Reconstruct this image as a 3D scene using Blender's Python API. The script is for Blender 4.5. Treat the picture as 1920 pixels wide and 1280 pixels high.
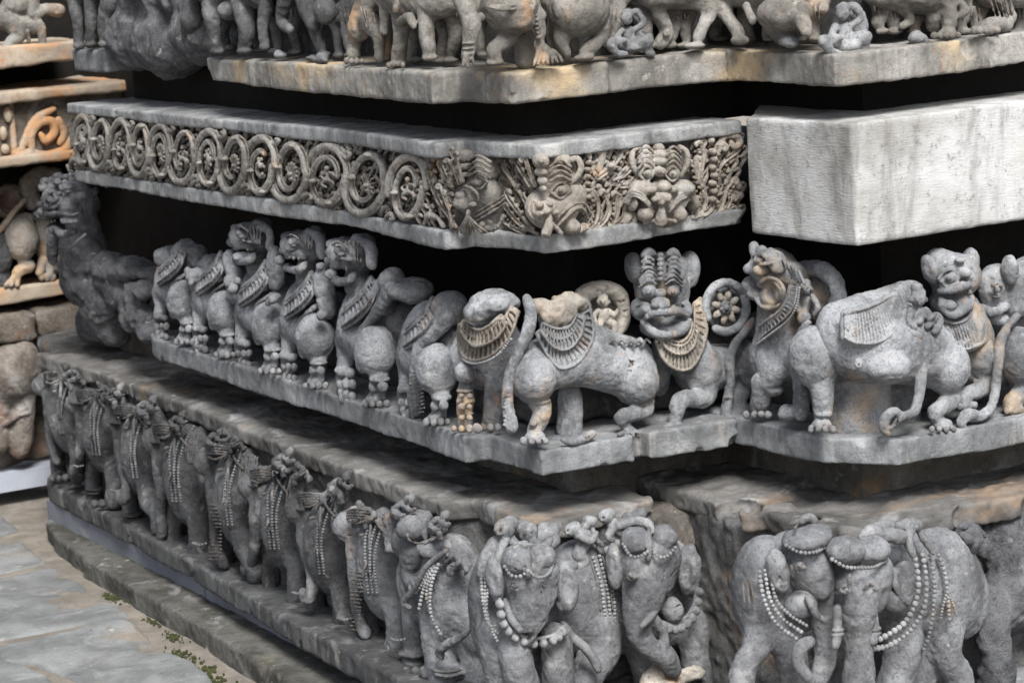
import bpy, math, random, os
import numpy as np
import openvdb
from mathutils import Matrix, Vector

for _o in list(bpy.data.objects):
    bpy.data.objects.remove(_o, do_unlink=True)
SC = bpy.context.scene
COL = SC.collection
rnd = random.Random(7)

# ------------------------------------------------------------------ camera
CAM = np.array([-2.3636, -4.1450, 1.67])
FWD = np.array([0.4749352, 0.8630046, -0.17221966])
RGT = np.array([0.86835263, -0.49133894, -0.06745187])
UPV = np.array([0.1428295, 0.11751213, 0.98274647])
FPX = 4903.66                                  # focal length for a picture 1920 wide
cam_data = bpy.data.cameras.new('camera')
cam_data.sensor_width = 36.0
cam_data.lens = FPX / 1920.0 * 36.0
cam_data.clip_start = 0.05
cam_data.clip_end = 500.0
cam_data.dof.use_dof = True
cam_data.dof.focus_distance = 5.1
cam_data.dof.aperture_fstop = 9.0
cam = bpy.data.objects.new('camera', cam_data)
COL.objects.link(cam)
cam.matrix_world = Matrix(((RGT[0], UPV[0], -FWD[0], CAM[0]), (RGT[1], UPV[1], -FWD[1], CAM[1]),
                           (RGT[2], UPV[2], -FWD[2], CAM[2]), (0, 0, 0, 1)))
SC.camera = cam

# ------------------------------------------------------------------ light
SUN_EL, SUN_AZ = 50.0, 197.0                   # azimuth measured clockwise from +Y
w = bpy.data.worlds.new('World')
SC.world = w
w.use_nodes = True
nt = w.node_tree
sky = nt.nodes.new('ShaderNodeTexSky')
sky.sky_type = 'NISHITA'
sky.sun_disc = False
sky.sun_elevation = math.radians(SUN_EL)
sky.sun_rotation = math.radians(SUN_AZ)
sky.air_density = 1.0
sky.dust_density = 4.0
sky.ozone_density = 1.0
hs = nt.nodes.new('ShaderNodeHueSaturation')
hs.inputs['Saturation'].default_value = 0.6   # a thin white overcast
nt.links.new(sky.outputs[0], hs.inputs['Color'])
nt.links.new(hs.outputs[0], nt.nodes['Background'].inputs['Color'])
nt.nodes['Background'].inputs['Strength'].default_value = 0.09
sun_d = bpy.data.lights.new('sun', 'SUN')
sun_d.energy = 3.05
sun_d.angle = math.radians(20.0)
sun_d.color = (1.0, 0.97, 0.92)
sun = bpy.data.objects.new('sun', sun_d)
COL.objects.link(sun)
az, el = math.radians(SUN_AZ), math.radians(SUN_EL)
sdir = Vector((math.sin(az) * math.cos(el), math.cos(az) * math.cos(el), math.sin(el)))
sun.rotation_euler = sdir.to_track_quat('Z', 'Y').to_euler()
SC.view_settings.view_transform = 'Standard'
SC.view_settings.look = 'None'
SC.view_settings.gamma = 1.0
SC.view_settings.exposure = 0.92

# ------------------------------------------------------------------ materials
def N(t, kind, **kw):
    n = t.nodes.new(kind)
    for k, v in kw.items():
        setattr(n, k, v)
    return n

def stone(name, dark, light, tan=(0.42, 0.27, 0.15), tan_amt=0.3, lich=0.3, streak=0.0, pits=0.5, bump=0.5,
          tan_scale=5.0, seed=0.0, mott=9.0, rough=0.88, crev=0.0, soot_shade=0.0, spk=1.0):
    cool = lambda q: (q[0] * 0.955, q[1] * 0.995, q[2] * 1.06)
    if abs(dark[0] - dark[2]) < 0.012: dark, light = cool(dark), cool(light)
    m = bpy.data.materials.new(name)
    m.use_nodes = True
    t = m.node_tree
    L = t.links.new
    b = t.nodes['Principled BSDF']
    b.inputs['Roughness'].default_value = rough
    b.inputs['Specular IOR Level'].default_value = 0.25
    g = N(t, 'ShaderNodeNewGeometry')
    mp = N(t, 'ShaderNodeMapping')
    mp.inputs['Location'].default_value = (seed * 1.7, seed * 3.1, seed)
    L(g.outputs['Position'], mp.inputs['Vector'])
    P = mp.outputs['Vector']
    def noise(scale, det=4, rg=0.6, vec=None, dist=0.0):
        n = N(t, 'ShaderNodeTexNoise')
        n.inputs['Scale'].default_value = scale
        n.inputs['Detail'].default_value = det
        n.inputs['Roughness'].default_value = rg
        n.inputs['Distortion'].default_value = dist
        L(vec or P, n.inputs['Vector'])
        return n.outputs['Fac']
    def ramp(x, a, c, lo=0.0, hi=1.0):
        r = N(t, 'ShaderNodeMapRange')
        r.interpolation_type = 'SMOOTHSTEP'
        for i, v in enumerate((a, c, lo, hi)):
            r.inputs[i + 1].default_value = v
        L(x, r.inputs[0])
        return r.outputs[0]
    def mix(fac, a, c, mode='MIX'):
        n = N(t, 'ShaderNodeMix', data_type='RGBA', blend_type=mode)
        for s, v in ((0, fac), (6, a), (7, c)):
            if isinstance(v, (float, int)):
                n.inputs[s].default_value = v
            elif isinstance(v, tuple):
                n.inputs[s].default_value = (*v, 1.0)
            else:
                L(v, n.inputs[s])
        return n.outputs[2]
    def mul(a, v):
        n = N(t, 'ShaderNodeMath', operation='MULTIPLY')
        L(a, n.inputs[0])
        if isinstance(v, float): n.inputs[1].default_value = v
        else: L(v, n.inputs[1])
        return n.outputs[0]
    c = mix(ramp(noise(mott, 5, 0.62), 0.36, 0.64), dark, light)
    c = mix(mul(ramp(noise(mott * 6, 4, 0.75), 0.45, 0.62), 0.30 * spk), c, tuple(min(1, v * 1.2) for v in light))
    c = mix(mul(ramp(noise(mott * 5, 5, 0.8, dist=0.4), 0.56, 0.66), 0.6 * spk), c, tuple(v * 0.55 for v in dark))
    c = mix(mul(ramp(noise(mott * 19, 3, 0.7), 0.52, 0.62), 0.45 * spk), c, tuple(v * 0.6 for v in dark))
    c = mix(mul(ramp(noise(2.4, 4, 0.6), 0.50, 0.66), 0.45), c, tuple(v * 0.8 for v in dark))
    oi = N(t, 'ShaderNodeObjectInfo')
    c = mix(ramp(oi.outputs['Random'], 0.0, 1.0, 0.0, 0.30), c, dark)
    c = mix(mul(ramp(noise(7.5, 4, 0.65, dist=0.8), 0.55, 0.68), 0.32 if lich else 0.0), c, (0.50, 0.51, 0.52))
    if streak:
        m2 = N(t, 'ShaderNodeMapping')
        m2.inputs['Scale'].default_value = (14, 14, 2.0)
        L(P, m2.inputs['Vector'])
        s = ramp(noise(1.6, 4, 0.65, m2.outputs['Vector']), 0.35, 0.65)
        c = mix(mul(s, streak), c, tuple(v * 0.42 for v in dark))
        s2 = ramp(noise(2.3, 3, 0.6, m2.outputs['Vector'], 0.4), 0.56, 0.72)
        c = mix(mul(s2, streak * 0.8), c, (0.46, 0.44, 0.40))
    if tan_amt:
        a = ramp(noise(tan_scale, 5, 0.62, dist=0.3), 0.66 - 0.22 * tan_amt, 0.84 - 0.22 * tan_amt)
        c = mix(mul(a, 0.85), c, tan)
        a2 = ramp(noise(tan_scale * 3.1, 4, 0.65, dist=0.5), 0.70 - 0.15 * tan_amt, 0.82 - 0.1 * tan_amt)
        c = mix(mul(a2, 0.6), c, (tan[0] * 0.75, tan[1] * 0.55, tan[2] * 0.45))
    if crev:                                     # earth plus crease shade painted into the hollows of the carving
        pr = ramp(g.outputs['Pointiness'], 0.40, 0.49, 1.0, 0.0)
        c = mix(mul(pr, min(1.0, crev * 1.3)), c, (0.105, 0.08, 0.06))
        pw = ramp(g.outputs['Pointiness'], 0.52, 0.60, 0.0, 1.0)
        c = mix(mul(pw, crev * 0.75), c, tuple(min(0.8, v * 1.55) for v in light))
    if lich:
        l = ramp(noise(34, 5, 0.72), 0.60, 0.70)
        l2 = mul(l, ramp(noise(6, 3, 0.6), 0.42, 0.60))
        c = mix(mul(l2, lich), c, (0.62, 0.62, 0.58))
        d = ramp(noise(21, 4, 0.7, dist=0.6), 0.60, 0.72)
        c = mix(mul(d, lich * 0.8), c, tuple(v * 0.35 for v in dark))
    if soot_shade:
        d = ramp(noise(3.2, 5, 0.65, dist=0.4), 0.42, 0.62)
        c = mix(mul(d, soot_shade), c, tuple(v * 0.3 for v in dark))
    if pits:
        pt = ramp(noise(230, 2, 0.5), 0.66, 0.73)
        pt = mul(pt, ramp(noise(12, 2, 0.5), 0.42, 0.58))
        c = mix(mul(pt, pits), c, tuple(v * 0.22 for v in dark))
    L(c, b.inputs['Base Color'])
    h1 = noise(95, 7, 0.78)
    h2 = noise(330, 3, 0.6)
    a = N(t, 'ShaderNodeMath', operation='ADD')
    L(h1, a.inputs[0]); L(mul(h2, 0.35), a.inputs[1])
    bp = N(t, 'ShaderNodeBump')
    bp.inputs['Strength'].default_value = bump
    bp.inputs['Distance'].default_value = 0.013
    L(a.outputs[0], bp.inputs['Height'])
    L(bp.outputs['Normal'], b.inputs['Normal'])
    return m

M = {
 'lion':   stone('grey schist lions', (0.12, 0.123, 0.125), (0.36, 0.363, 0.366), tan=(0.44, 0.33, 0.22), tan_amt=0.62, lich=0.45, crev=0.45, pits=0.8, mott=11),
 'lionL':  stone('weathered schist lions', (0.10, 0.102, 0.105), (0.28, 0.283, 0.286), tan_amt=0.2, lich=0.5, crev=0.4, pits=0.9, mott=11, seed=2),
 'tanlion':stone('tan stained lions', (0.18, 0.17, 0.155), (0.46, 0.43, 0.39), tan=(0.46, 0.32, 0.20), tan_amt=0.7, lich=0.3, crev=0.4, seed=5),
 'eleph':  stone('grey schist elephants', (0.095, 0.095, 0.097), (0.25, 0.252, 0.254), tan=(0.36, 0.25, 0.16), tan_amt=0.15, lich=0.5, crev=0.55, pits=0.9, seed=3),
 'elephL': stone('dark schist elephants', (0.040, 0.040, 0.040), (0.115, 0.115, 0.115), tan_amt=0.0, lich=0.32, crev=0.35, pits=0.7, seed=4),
 'bead':   stone('worn stone beads', (0.12, 0.12, 0.12), (0.28, 0.28, 0.275), tan_amt=0.35, lich=0.2, pits=0.2, bump=0.25, seed=6),
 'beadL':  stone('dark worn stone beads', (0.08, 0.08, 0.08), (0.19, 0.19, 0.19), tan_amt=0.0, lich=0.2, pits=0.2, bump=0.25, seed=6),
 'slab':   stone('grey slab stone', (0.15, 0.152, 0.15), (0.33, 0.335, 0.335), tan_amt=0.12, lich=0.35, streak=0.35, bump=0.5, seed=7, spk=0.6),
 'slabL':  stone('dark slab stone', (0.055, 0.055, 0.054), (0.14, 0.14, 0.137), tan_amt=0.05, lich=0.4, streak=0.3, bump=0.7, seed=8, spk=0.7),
 'slabT':  stone('stained upper slab stone', (0.17, 0.165, 0.155), (0.40, 0.395, 0.375), tan=(0.46, 0.36, 0.23), tan_amt=0.7, lich=0.35, streak=0.45, bump=0.5, seed=43, tan_scale=4, spk=0.6),
 'rim':    stone('grey rim stone', (0.18, 0.18, 0.175), (0.38, 0.38, 0.37), tan_amt=0.15, lich=0.3, streak=0.5, bump=0.45, seed=10, spk=0.6),
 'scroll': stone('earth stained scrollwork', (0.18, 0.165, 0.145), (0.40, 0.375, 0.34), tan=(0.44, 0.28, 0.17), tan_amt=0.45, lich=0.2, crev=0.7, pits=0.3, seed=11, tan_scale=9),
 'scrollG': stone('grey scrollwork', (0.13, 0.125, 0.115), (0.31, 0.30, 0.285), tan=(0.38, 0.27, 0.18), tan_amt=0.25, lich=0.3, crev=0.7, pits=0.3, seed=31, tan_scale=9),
 'scrollD':stone('dirty scrollwork ground', (0.06, 0.055, 0.05), (0.17, 0.155, 0.14), tan=(0.24, 0.15, 0.09), tan_amt=0.5, lich=0.1, pits=0.3, seed=12, tan_scale=12),
 'ledge':  stone('brown dusty ledge', (0.07, 0.066, 0.060), (0.19, 0.18, 0.165), tan=(0.25, 0.18, 0.125), tan_amt=0.45, lich=0.15, pits=0.2, bump=0.3, seed=13, mott=6, spk=0.6),
 'rock':   stone('rough broken stone', (0.07, 0.07, 0.072), (0.20, 0.20, 0.205), tan_amt=0.0, lich=0.6, pits=0.4, bump=1.0, seed=14, mott=14),
 'rockE':  stone('chiselled tan rock', (0.14, 0.13, 0.12), (0.33, 0.30, 0.26), tan=(0.40, 0.24, 0.14), tan_amt=0.55, lich=0.6, bump=1.0, seed=15, tan_scale=7, soot_shade=0.5),
 'back':   stone('grey brown relief ground', (0.085, 0.082, 0.078), (0.23, 0.225, 0.215), tan=(0.30, 0.19, 0.12), tan_amt=0.3, lich=0.5, bump=0.9, seed=16, soot_shade=0.3),  # own grey brown tone of the rough backing stone
 'soot_shade':   stone('shade black recess stone', (0.006, 0.0055, 0.005), (0.014, 0.012, 0.010), tan_amt=0.0, lich=0.0, pits=0.0, bump=0.5, seed=17),  # near-black base colour stands in for the deep shade of the recesses
 'orange': stone('orange stained stone', (0.28, 0.235, 0.19), (0.46, 0.39, 0.31), tan=(0.47, 0.24, 0.10), tan_amt=0.95, lich=0.1, streak=0.1, bump=0.4, seed=18, spk=0.5),
 'brown':  stone('brown relief wall', (0.09, 0.075, 0.062), (0.25, 0.22, 0.19), tan=(0.27, 0.15, 0.10), tan_amt=0.5, lich=0.4, bump=0.8, seed=19),
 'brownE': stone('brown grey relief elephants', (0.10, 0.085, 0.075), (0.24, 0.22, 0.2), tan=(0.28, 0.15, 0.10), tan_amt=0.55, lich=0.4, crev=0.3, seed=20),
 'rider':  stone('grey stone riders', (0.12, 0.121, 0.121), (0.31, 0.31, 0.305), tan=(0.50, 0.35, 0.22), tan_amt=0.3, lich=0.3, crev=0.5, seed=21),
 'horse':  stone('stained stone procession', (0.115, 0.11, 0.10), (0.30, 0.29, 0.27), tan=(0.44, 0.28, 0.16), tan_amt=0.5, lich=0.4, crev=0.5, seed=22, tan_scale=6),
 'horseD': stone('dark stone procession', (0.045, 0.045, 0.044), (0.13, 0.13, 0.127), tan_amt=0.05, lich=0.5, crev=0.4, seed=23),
 'kerb':   stone('mossy kerb stone', (0.06, 0.058, 0.048), (0.17, 0.162, 0.14), tan=(0.30, 0.27, 0.2), tan_amt=0.2, lich=0.6, bump=0.8, seed=24, mott=7, spk=0.8),
 'strip':  stone('blue grey dressed strip', (0.15, 0.16, 0.19), (0.22, 0.235, 0.27), tan_amt=0.0, lich=0.05, pits=0.0, bump=0.1, seed=25, mott=3, spk=0.1),
 'white':  stone('pale blue dressed strip', (0.30, 0.33, 0.39), (0.40, 0.43, 0.49), tan_amt=0.0, lich=0.05, pits=0.0, bump=0.1, seed=26, mott=3, spk=0.1),
 'flag':   stone('blue grey flagstone', (0.185, 0.188, 0.18), (0.31, 0.312, 0.30), tan=(0.30, 0.25, 0.20), tan_amt=0.45, lich=0.6, pits=0.5, bump=0.8, seed=27, mott=7, tan_scale=3, spk=0.35),
 'mortar': stone('pinkish old mortar', (0.24, 0.22, 0.19), (0.42, 0.38, 0.335), tan=(0.38, 0.28, 0.20), tan_amt=0.4, lich=0.4, bump=1.0, seed=28, mott=12, spk=0.7),
 'moss':   stone('green moss', (0.04, 0.05, 0.018), (0.10, 0.115, 0.045), tan_amt=0.0, lich=0.0, pits=0.0, bump=1.0, seed=29, mott=40, spk=0.3),
 'dcore':  stone('stained core stone', (0.10, 0.095, 0.085), (0.22, 0.21, 0.19), tan=(0.34, 0.22, 0.12), tan_amt=0.45, lich=0.3, bump=0.7, seed=30),
}

def plaster():
    m = bpy.data.materials.new('pale rendered block')
    m.use_nodes = True
    t = m.node_tree
    L = t.links.new
    b = t.nodes['Principled BSDF']
    b.inputs['Roughness'].default_value = 0.9
    g = N(t, 'ShaderNodeNewGeometry')
    P = g.outputs['Position']
    def noise(scale, det, rg, vec=P, dist=0.0):
        n = N(t, 'ShaderNodeTexNoise')
        n.inputs['Scale'].default_value = scale; n.inputs['Detail'].default_value = det
        n.inputs['Roughness'].default_value = rg; n.inputs['Distortion'].default_value = dist
        L(vec, n.inputs['Vector']); return n.outputs['Fac']
    def ramp(x, a, c):
        r = N(t, 'ShaderNodeMapRange'); r.interpolation_type = 'SMOOTHSTEP'
        r.inputs[1].default_value = a; r.inputs[2].default_value = c
        L(x, r.inputs[0]); return r.outputs[0]
    def mix(f, a, c, amt=1.0):
        q = N(t, 'ShaderNodeMath', operation='MULTIPLY'); L(f, q.inputs[0]); q.inputs[1].default_value = amt
        n = N(t, 'ShaderNodeMix', data_type='RGBA'); L(q.outputs[0], n.inputs[0])
        if isinstance(a, tuple): n.inputs[6].default_value = (*a, 1)
        else: L(a, n.inputs[6])
        n.inputs[7].default_value = (*c, 1); return n.outputs[2]
    c = mix(ramp(noise(6, 6, 0.6), 0.35, 0.68), (0.46, 0.47, 0.485), (0.27, 0.27, 0.26))
    m2 = N(t, 'ShaderNodeMapping'); m2.inputs['Scale'].default_value = (9, 9, 2.2)
    m2.inputs['Rotation'].default_value = (0.25, 0.2, 0); L(P, m2.inputs['Vector'])
    c = mix(ramp(noise(1.2, 6, 0.65, m2.outputs['Vector'], 0.5), 0.46, 0.66), c, (0.15, 0.15, 0.14), 0.8)
    c = mix(ramp(noise(60, 5, 0.8), 0.54, 0.66), c, (0.13, 0.13, 0.12), 0.6)
    c = mix(ramp(noise(2.6, 6, 0.7, dist=0.6), 0.50, 0.66), c, (0.17, 0.168, 0.155), 0.75)
    c = mix(ramp(noise(16, 5, 0.7), 0.62, 0.74), c, (0.22, 0.22, 0.20), 0.6)
    c = mix(ramp(noise(4.5, 3, 0.6), 0.60, 0.8), c, (0.58, 0.52, 0.42), 0.5)
    L(c, b.inputs['Base Color'])
    m3 = N(t, 'ShaderNodeMapping'); m3.inputs['Scale'].default_value = (60, 60, 300)
    m3.inputs['Rotation'].default_value = (0.5, 0.3, 0); L(P, m3.inputs['Vector'])
    h = noise(1.0, 3, 0.6, m3.outputs['Vector'])
    a = N(t, 'ShaderNodeMath', operation='ADD'); L(h, a.inputs[0]); L(noise(60, 6, 0.7), a.inputs[1])
    bp = N(t, 'ShaderNodeBump'); bp.inputs['Strength'].default_value = 0.5; bp.inputs['Distance'].default_value = 0.0025
    L(a.outputs[0], bp.inputs['Height']); L(bp.outputs['Normal'], b.inputs['Normal'])
    return m
M['plaster'] = plaster()

# ------------------------------------------------------------------ sculpting in distance fields
LAT = np.random.RandomState(5).rand(48, 48, 48).astype(np.float32) * 2 - 1

def vnoise(xs, ys, zs, scale):
    """smooth value noise on the grid xs * ys * zs (metres), feature size = scale"""
    A = LAT
    for ax, c in enumerate((xs, ys, zs)):
        u = c / scale + 11.3 * (ax + 1)
        i = np.floor(u).astype(int)
        f = (u - i).astype(np.float32)
        f = f * f * (3 - 2 * f)
        i0, i1 = i % 48, (i + 1) % 48
        sh = [1, 1, 1]; sh[ax] = -1
        f = f.reshape(sh)
        A = np.take(A, i0, axis=ax) * (1 - f) + np.take(A, i1, axis=ax) * f
    return A

def rot_of(tilt, axis):
    c, s = math.cos(tilt), math.sin(tilt)
    if axis == 'y': return np.array([[c, 0, -s], [0, 1, 0], [s, 0, c]])
    return np.array([[1, 0, 0], [0, c, -s], [0, s, c]])

class Sdf:
    def __init__(s): s.p = []
    def ell(s, c, r, R=None, k=0.008, sub=False):
        c = np.array(c, float); r = np.maximum(np.array(r, float), 0.002)
        e = (np.abs(R) @ r) if R is not None else r
        s.p.append(('e', c - e, c + e, k, sub, (c, r, R)))
    def cap(s, a, b, ra, rb, k=0.006, sub=False):
        a, b = np.array(a, float), np.array(b, float); m = max(ra, rb)
        s.p.append(('c', np.minimum(a, b) - m, np.maximum(a, b) + m, k, sub, (a, b, ra, rb)))
    def prism(s, poly, z0, z1, rd=0.004, k=0.0005, sub=False):
        q = np.array(poly, float)
        s.p.append(('p', np.array([*q.min(0), z0]), np.array([*q.max(0), z1]), k, sub, (q, z0, z1, rd)))
    def polys(s, vox, noise=((0.0015, 0.012), (0.003, 0.045)), clip=None, slices=None):
        adds = [q for q in s.p if not q[4]]
        lo = np.min([q[1] for q in adds], axis=0) - 3 * vox
        hi = np.max([q[2] for q in adds], axis=0) + 3 * vox
        if clip is not None:
            lo = np.maximum(lo, clip[0]); hi = np.minimum(hi, clip[1])
        n = np.ceil((hi - lo) / vox).astype(int) + 1
        ax = [lo[i] + vox * np.arange(n[i]) for i in range(3)]
        BIG = 0.05
        A = np.full(tuple(n), BIG, np.float32)
        namp = sum(abs(x[0]) for x in noise)
        for kind, l, h, k, sub, pr in s.p:
            pad = k + 3 * vox + namp
            i0 = np.clip(np.floor((l - pad - lo) / vox).astype(int), 0, n)
            i1 = np.clip(np.ceil((h + pad - lo) / vox).astype(int) + 1, 0, n)
            if np.any(i1 - i0 <= 0): continue
            sl = tuple(slice(a, b) for a, b in zip(i0, i1))
            X = ax[0][sl[0]].astype(np.float32)[:, None, None]
            Y = ax[1][sl[1]].astype(np.float32)[None, :, None]
            Z = ax[2][sl[2]].astype(np.float32)[None, None, :]
            if kind == 'e':
                c, r, R = pr
                x, y, z = X - np.float32(c[0]), Y - np.float32(c[1]), Z - np.float32(c[2])
                if R is not None:
                    R = R.astype(np.float32)
                    x, y, z = (R[0, 0] * x + R[1, 0] * y + R[2, 0] * z, R[0, 1] * x + R[1, 1] * y + R[2, 1] * z,
                               R[0, 2] * x + R[1, 2] * y + R[2, 2] * z)
                r = r.astype(np.float32)
                q0 = np.sqrt((x / r[0]) ** 2 + (y / r[1]) ** 2 + (z / r[2]) ** 2)
                q1 = np.sqrt((x / r[0] ** 2) ** 2 + (y / r[1] ** 2) ** 2 + (z / r[2] ** 2) ** 2) + 1e-6
                d = q0 * (q0 - 1) / q1
                d = np.where(q0 < 0.05, -r.min(), d)
            elif kind == 'c':
                a, b, ra, rb = pr
                v = (b - a).astype(np.float32)
                x, y, z = X - np.float32(a[0]), Y - np.float32(a[1]), Z - np.float32(a[2])
                t = np.clip((x * v[0] + y * v[1] + z * v[2]) / max(float(v @ v), 1e-9), 0, 1)
                d = np.sqrt((x - t * v[0]) ** 2 + (y - t * v[1]) ** 2 + (z - t * v[2]) ** 2) - (ra + (rb - ra) * t)
            else:
                q, z0, z1, rd = pr
                x, y = X[:, :, 0], Y[:, :, 0]
                d2 = np.full((X.shape[0], Y.shape[1]), 1e9, np.float32)
                ins = np.zeros(d2.shape, bool)
                for (ax_, ay_), (bx_, by_) in zip(q, np.roll(q, -1, axis=0)):
                    ex, ey = bx_ - ax_, by_ - ay_
                    t = np.clip(((x - ax_) * ex + (y - ay_) * ey) / (ex * ex + ey * ey), 0, 1)
                    d2 = np.minimum(d2, (x - ax_ - t * ex) ** 2 + (y - ay_ - t * ey) ** 2)
                    if ay_ != by_:
                        cr = ((ay_ > y) != (by_ > y)) & (x < ex * (y - ay_) / (by_ - ay_) + ax_)
                        ins ^= cr
                d2 = np.sqrt(d2) * np.where(ins, -1, 1) + rd
                dz = np.maximum(np.float32(z0 + rd) - Z, Z - np.float32(z1 - rd))
                d2 = d2[:, :, None]
                d = np.minimum(np.maximum(d2, dz), 0) + np.sqrt(np.maximum(d2, 0) ** 2 + np.maximum(dz, 0) ** 2) - rd
            O = A[sl]
            k = max(k, 1e-5)
            if sub:
                d = -d
                hh = np.clip(0.5 - 0.5 * (d - O) / k, 0, 1)
                A[sl] = d * (1 - hh) + O * hh + k * hh * (1 - hh)
                # smooth maximum
            else:
                hh = np.clip(0.5 + 0.5 * (d - O) / k, 0, 1)
                A[sl] = d * (1 - hh) + O * hh - k * hh * (1 - hh)
        for q in noise:
            if len(q) == 2: A += np.float32(q[0]) * vnoise(ax[0], ax[1], ax[2], q[1])
            else:                                # thin chiselled creases
                v = vnoise(ax[0], ax[1], ax[2] * q[2], q[1])
                A += np.float32(q[0]) * np.exp(-(v / 0.10) ** 2)
        np.clip(A, -BIG, BIG, out=A)
        g = openvdb.FloatGrid(BIG)
        A[0], A[-1], A[:, 0], A[:, -1] = BIG, BIG, BIG, BIG
        A[:, :, 0], A[:, :, -1] = BIG, BIG
        g.copyFromArray(A)
        pts, tri, quad = g.convertToPolygons(isovalue=0.0, adaptivity=0.0)
        return pts * vox + lo, np.asarray(tri), np.asarray(quad)

def link_mesh(name, verts, faces4, mat, base=(0, 0, 0), parent=None, tri=None, smooth=True):
    me = bpy.data.meshes.new(name)
    v = (np.asarray(verts, np.float64) - np.asarray(base)).astype(np.float32)
    nt_ = 0 if tri is None else len(tri)
    nq = len(faces4)
    me.vertices.add(len(v)); me.vertices.foreach_set('co', v.ravel())
    idx = []
    if nq: idx.append(np.asarray(faces4)[:, ::-1].ravel())
    if nt_: idx.append(np.asarray(tri)[:, ::-1].ravel())
    idx = np.concatenate(idx).astype(np.int32)
    me.loops.add(len(idx)); me.loops.foreach_set('vertex_index', idx)
    me.polygons.add(nq + nt_)
    st = np.concatenate([np.arange(nq) * 4, nq * 4 + np.arange(nt_) * 3]).astype(np.int32)
    me.polygons.foreach_set('loop_start', st)
    me.update(calc_edges=True)
    if smooth: me.polygons.foreach_set('use_smooth', np.ones(nq + nt_, bool))
    me.materials.append(mat)
    o = bpy.data.objects.new(name, me)
    COL.objects.link(o)
    if parent is not None: o.parent = parent
    else: o.location = base
    return o

def tag(o, label, cat, group=None, kind=None):
    if label: o['label'] = label
    if cat: o['category'] = cat
    if group: o['group'] = group
    if kind: o['kind'] = kind
    return o

def empty(name, base, label, cat, group=None):
    o = bpy.data.objects.new(name, None)
    COL.objects.link(o)
    o.location = base; o.empty_display_size = 0.05
    return tag(o, label, cat, group)

def sphere_cloud(cs, rs, seg=8, rings=5):
    vs, fs = [], []
    ph = np.linspace(0, math.pi, rings + 1)
    unit = []
    for i in range(rings + 1):
        for j in range(seg):
            a = 2 * math.pi * j / seg
            unit.append((math.sin(ph[i]) * math.cos(a), math.sin(ph[i]) * math.sin(a), math.cos(ph[i])))
    unit = np.array(unit)
    f0 = []
    for i in range(rings):
        for j in range(seg):
            f0.append((i * seg + j, i * seg + (j + 1) % seg, (i + 1) * seg + (j + 1) % seg, (i + 1) * seg + j))
    f0 = np.array(f0)
    for n, (c, r) in enumerate(zip(cs, rs)):
        vs.append(unit * r + c); fs.append(f0 + n * len(unit))
    return np.concatenate(vs), np.concatenate(fs)

def ray(px, py):
    return FWD + RGT * ((px - 960) / FPX) - UPV * ((py - 640) / FPX)
def on_plane(axis, val, px, py):
    """where the sight line of a measured point meets the wall face x=val or y=val; also metres per pixel there"""
    d = ray(px, py); i = 'xyz'.index(axis)
    t = (val - CAM[i]) / d[i]
    return CAM + d * t, t / FPX

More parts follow.
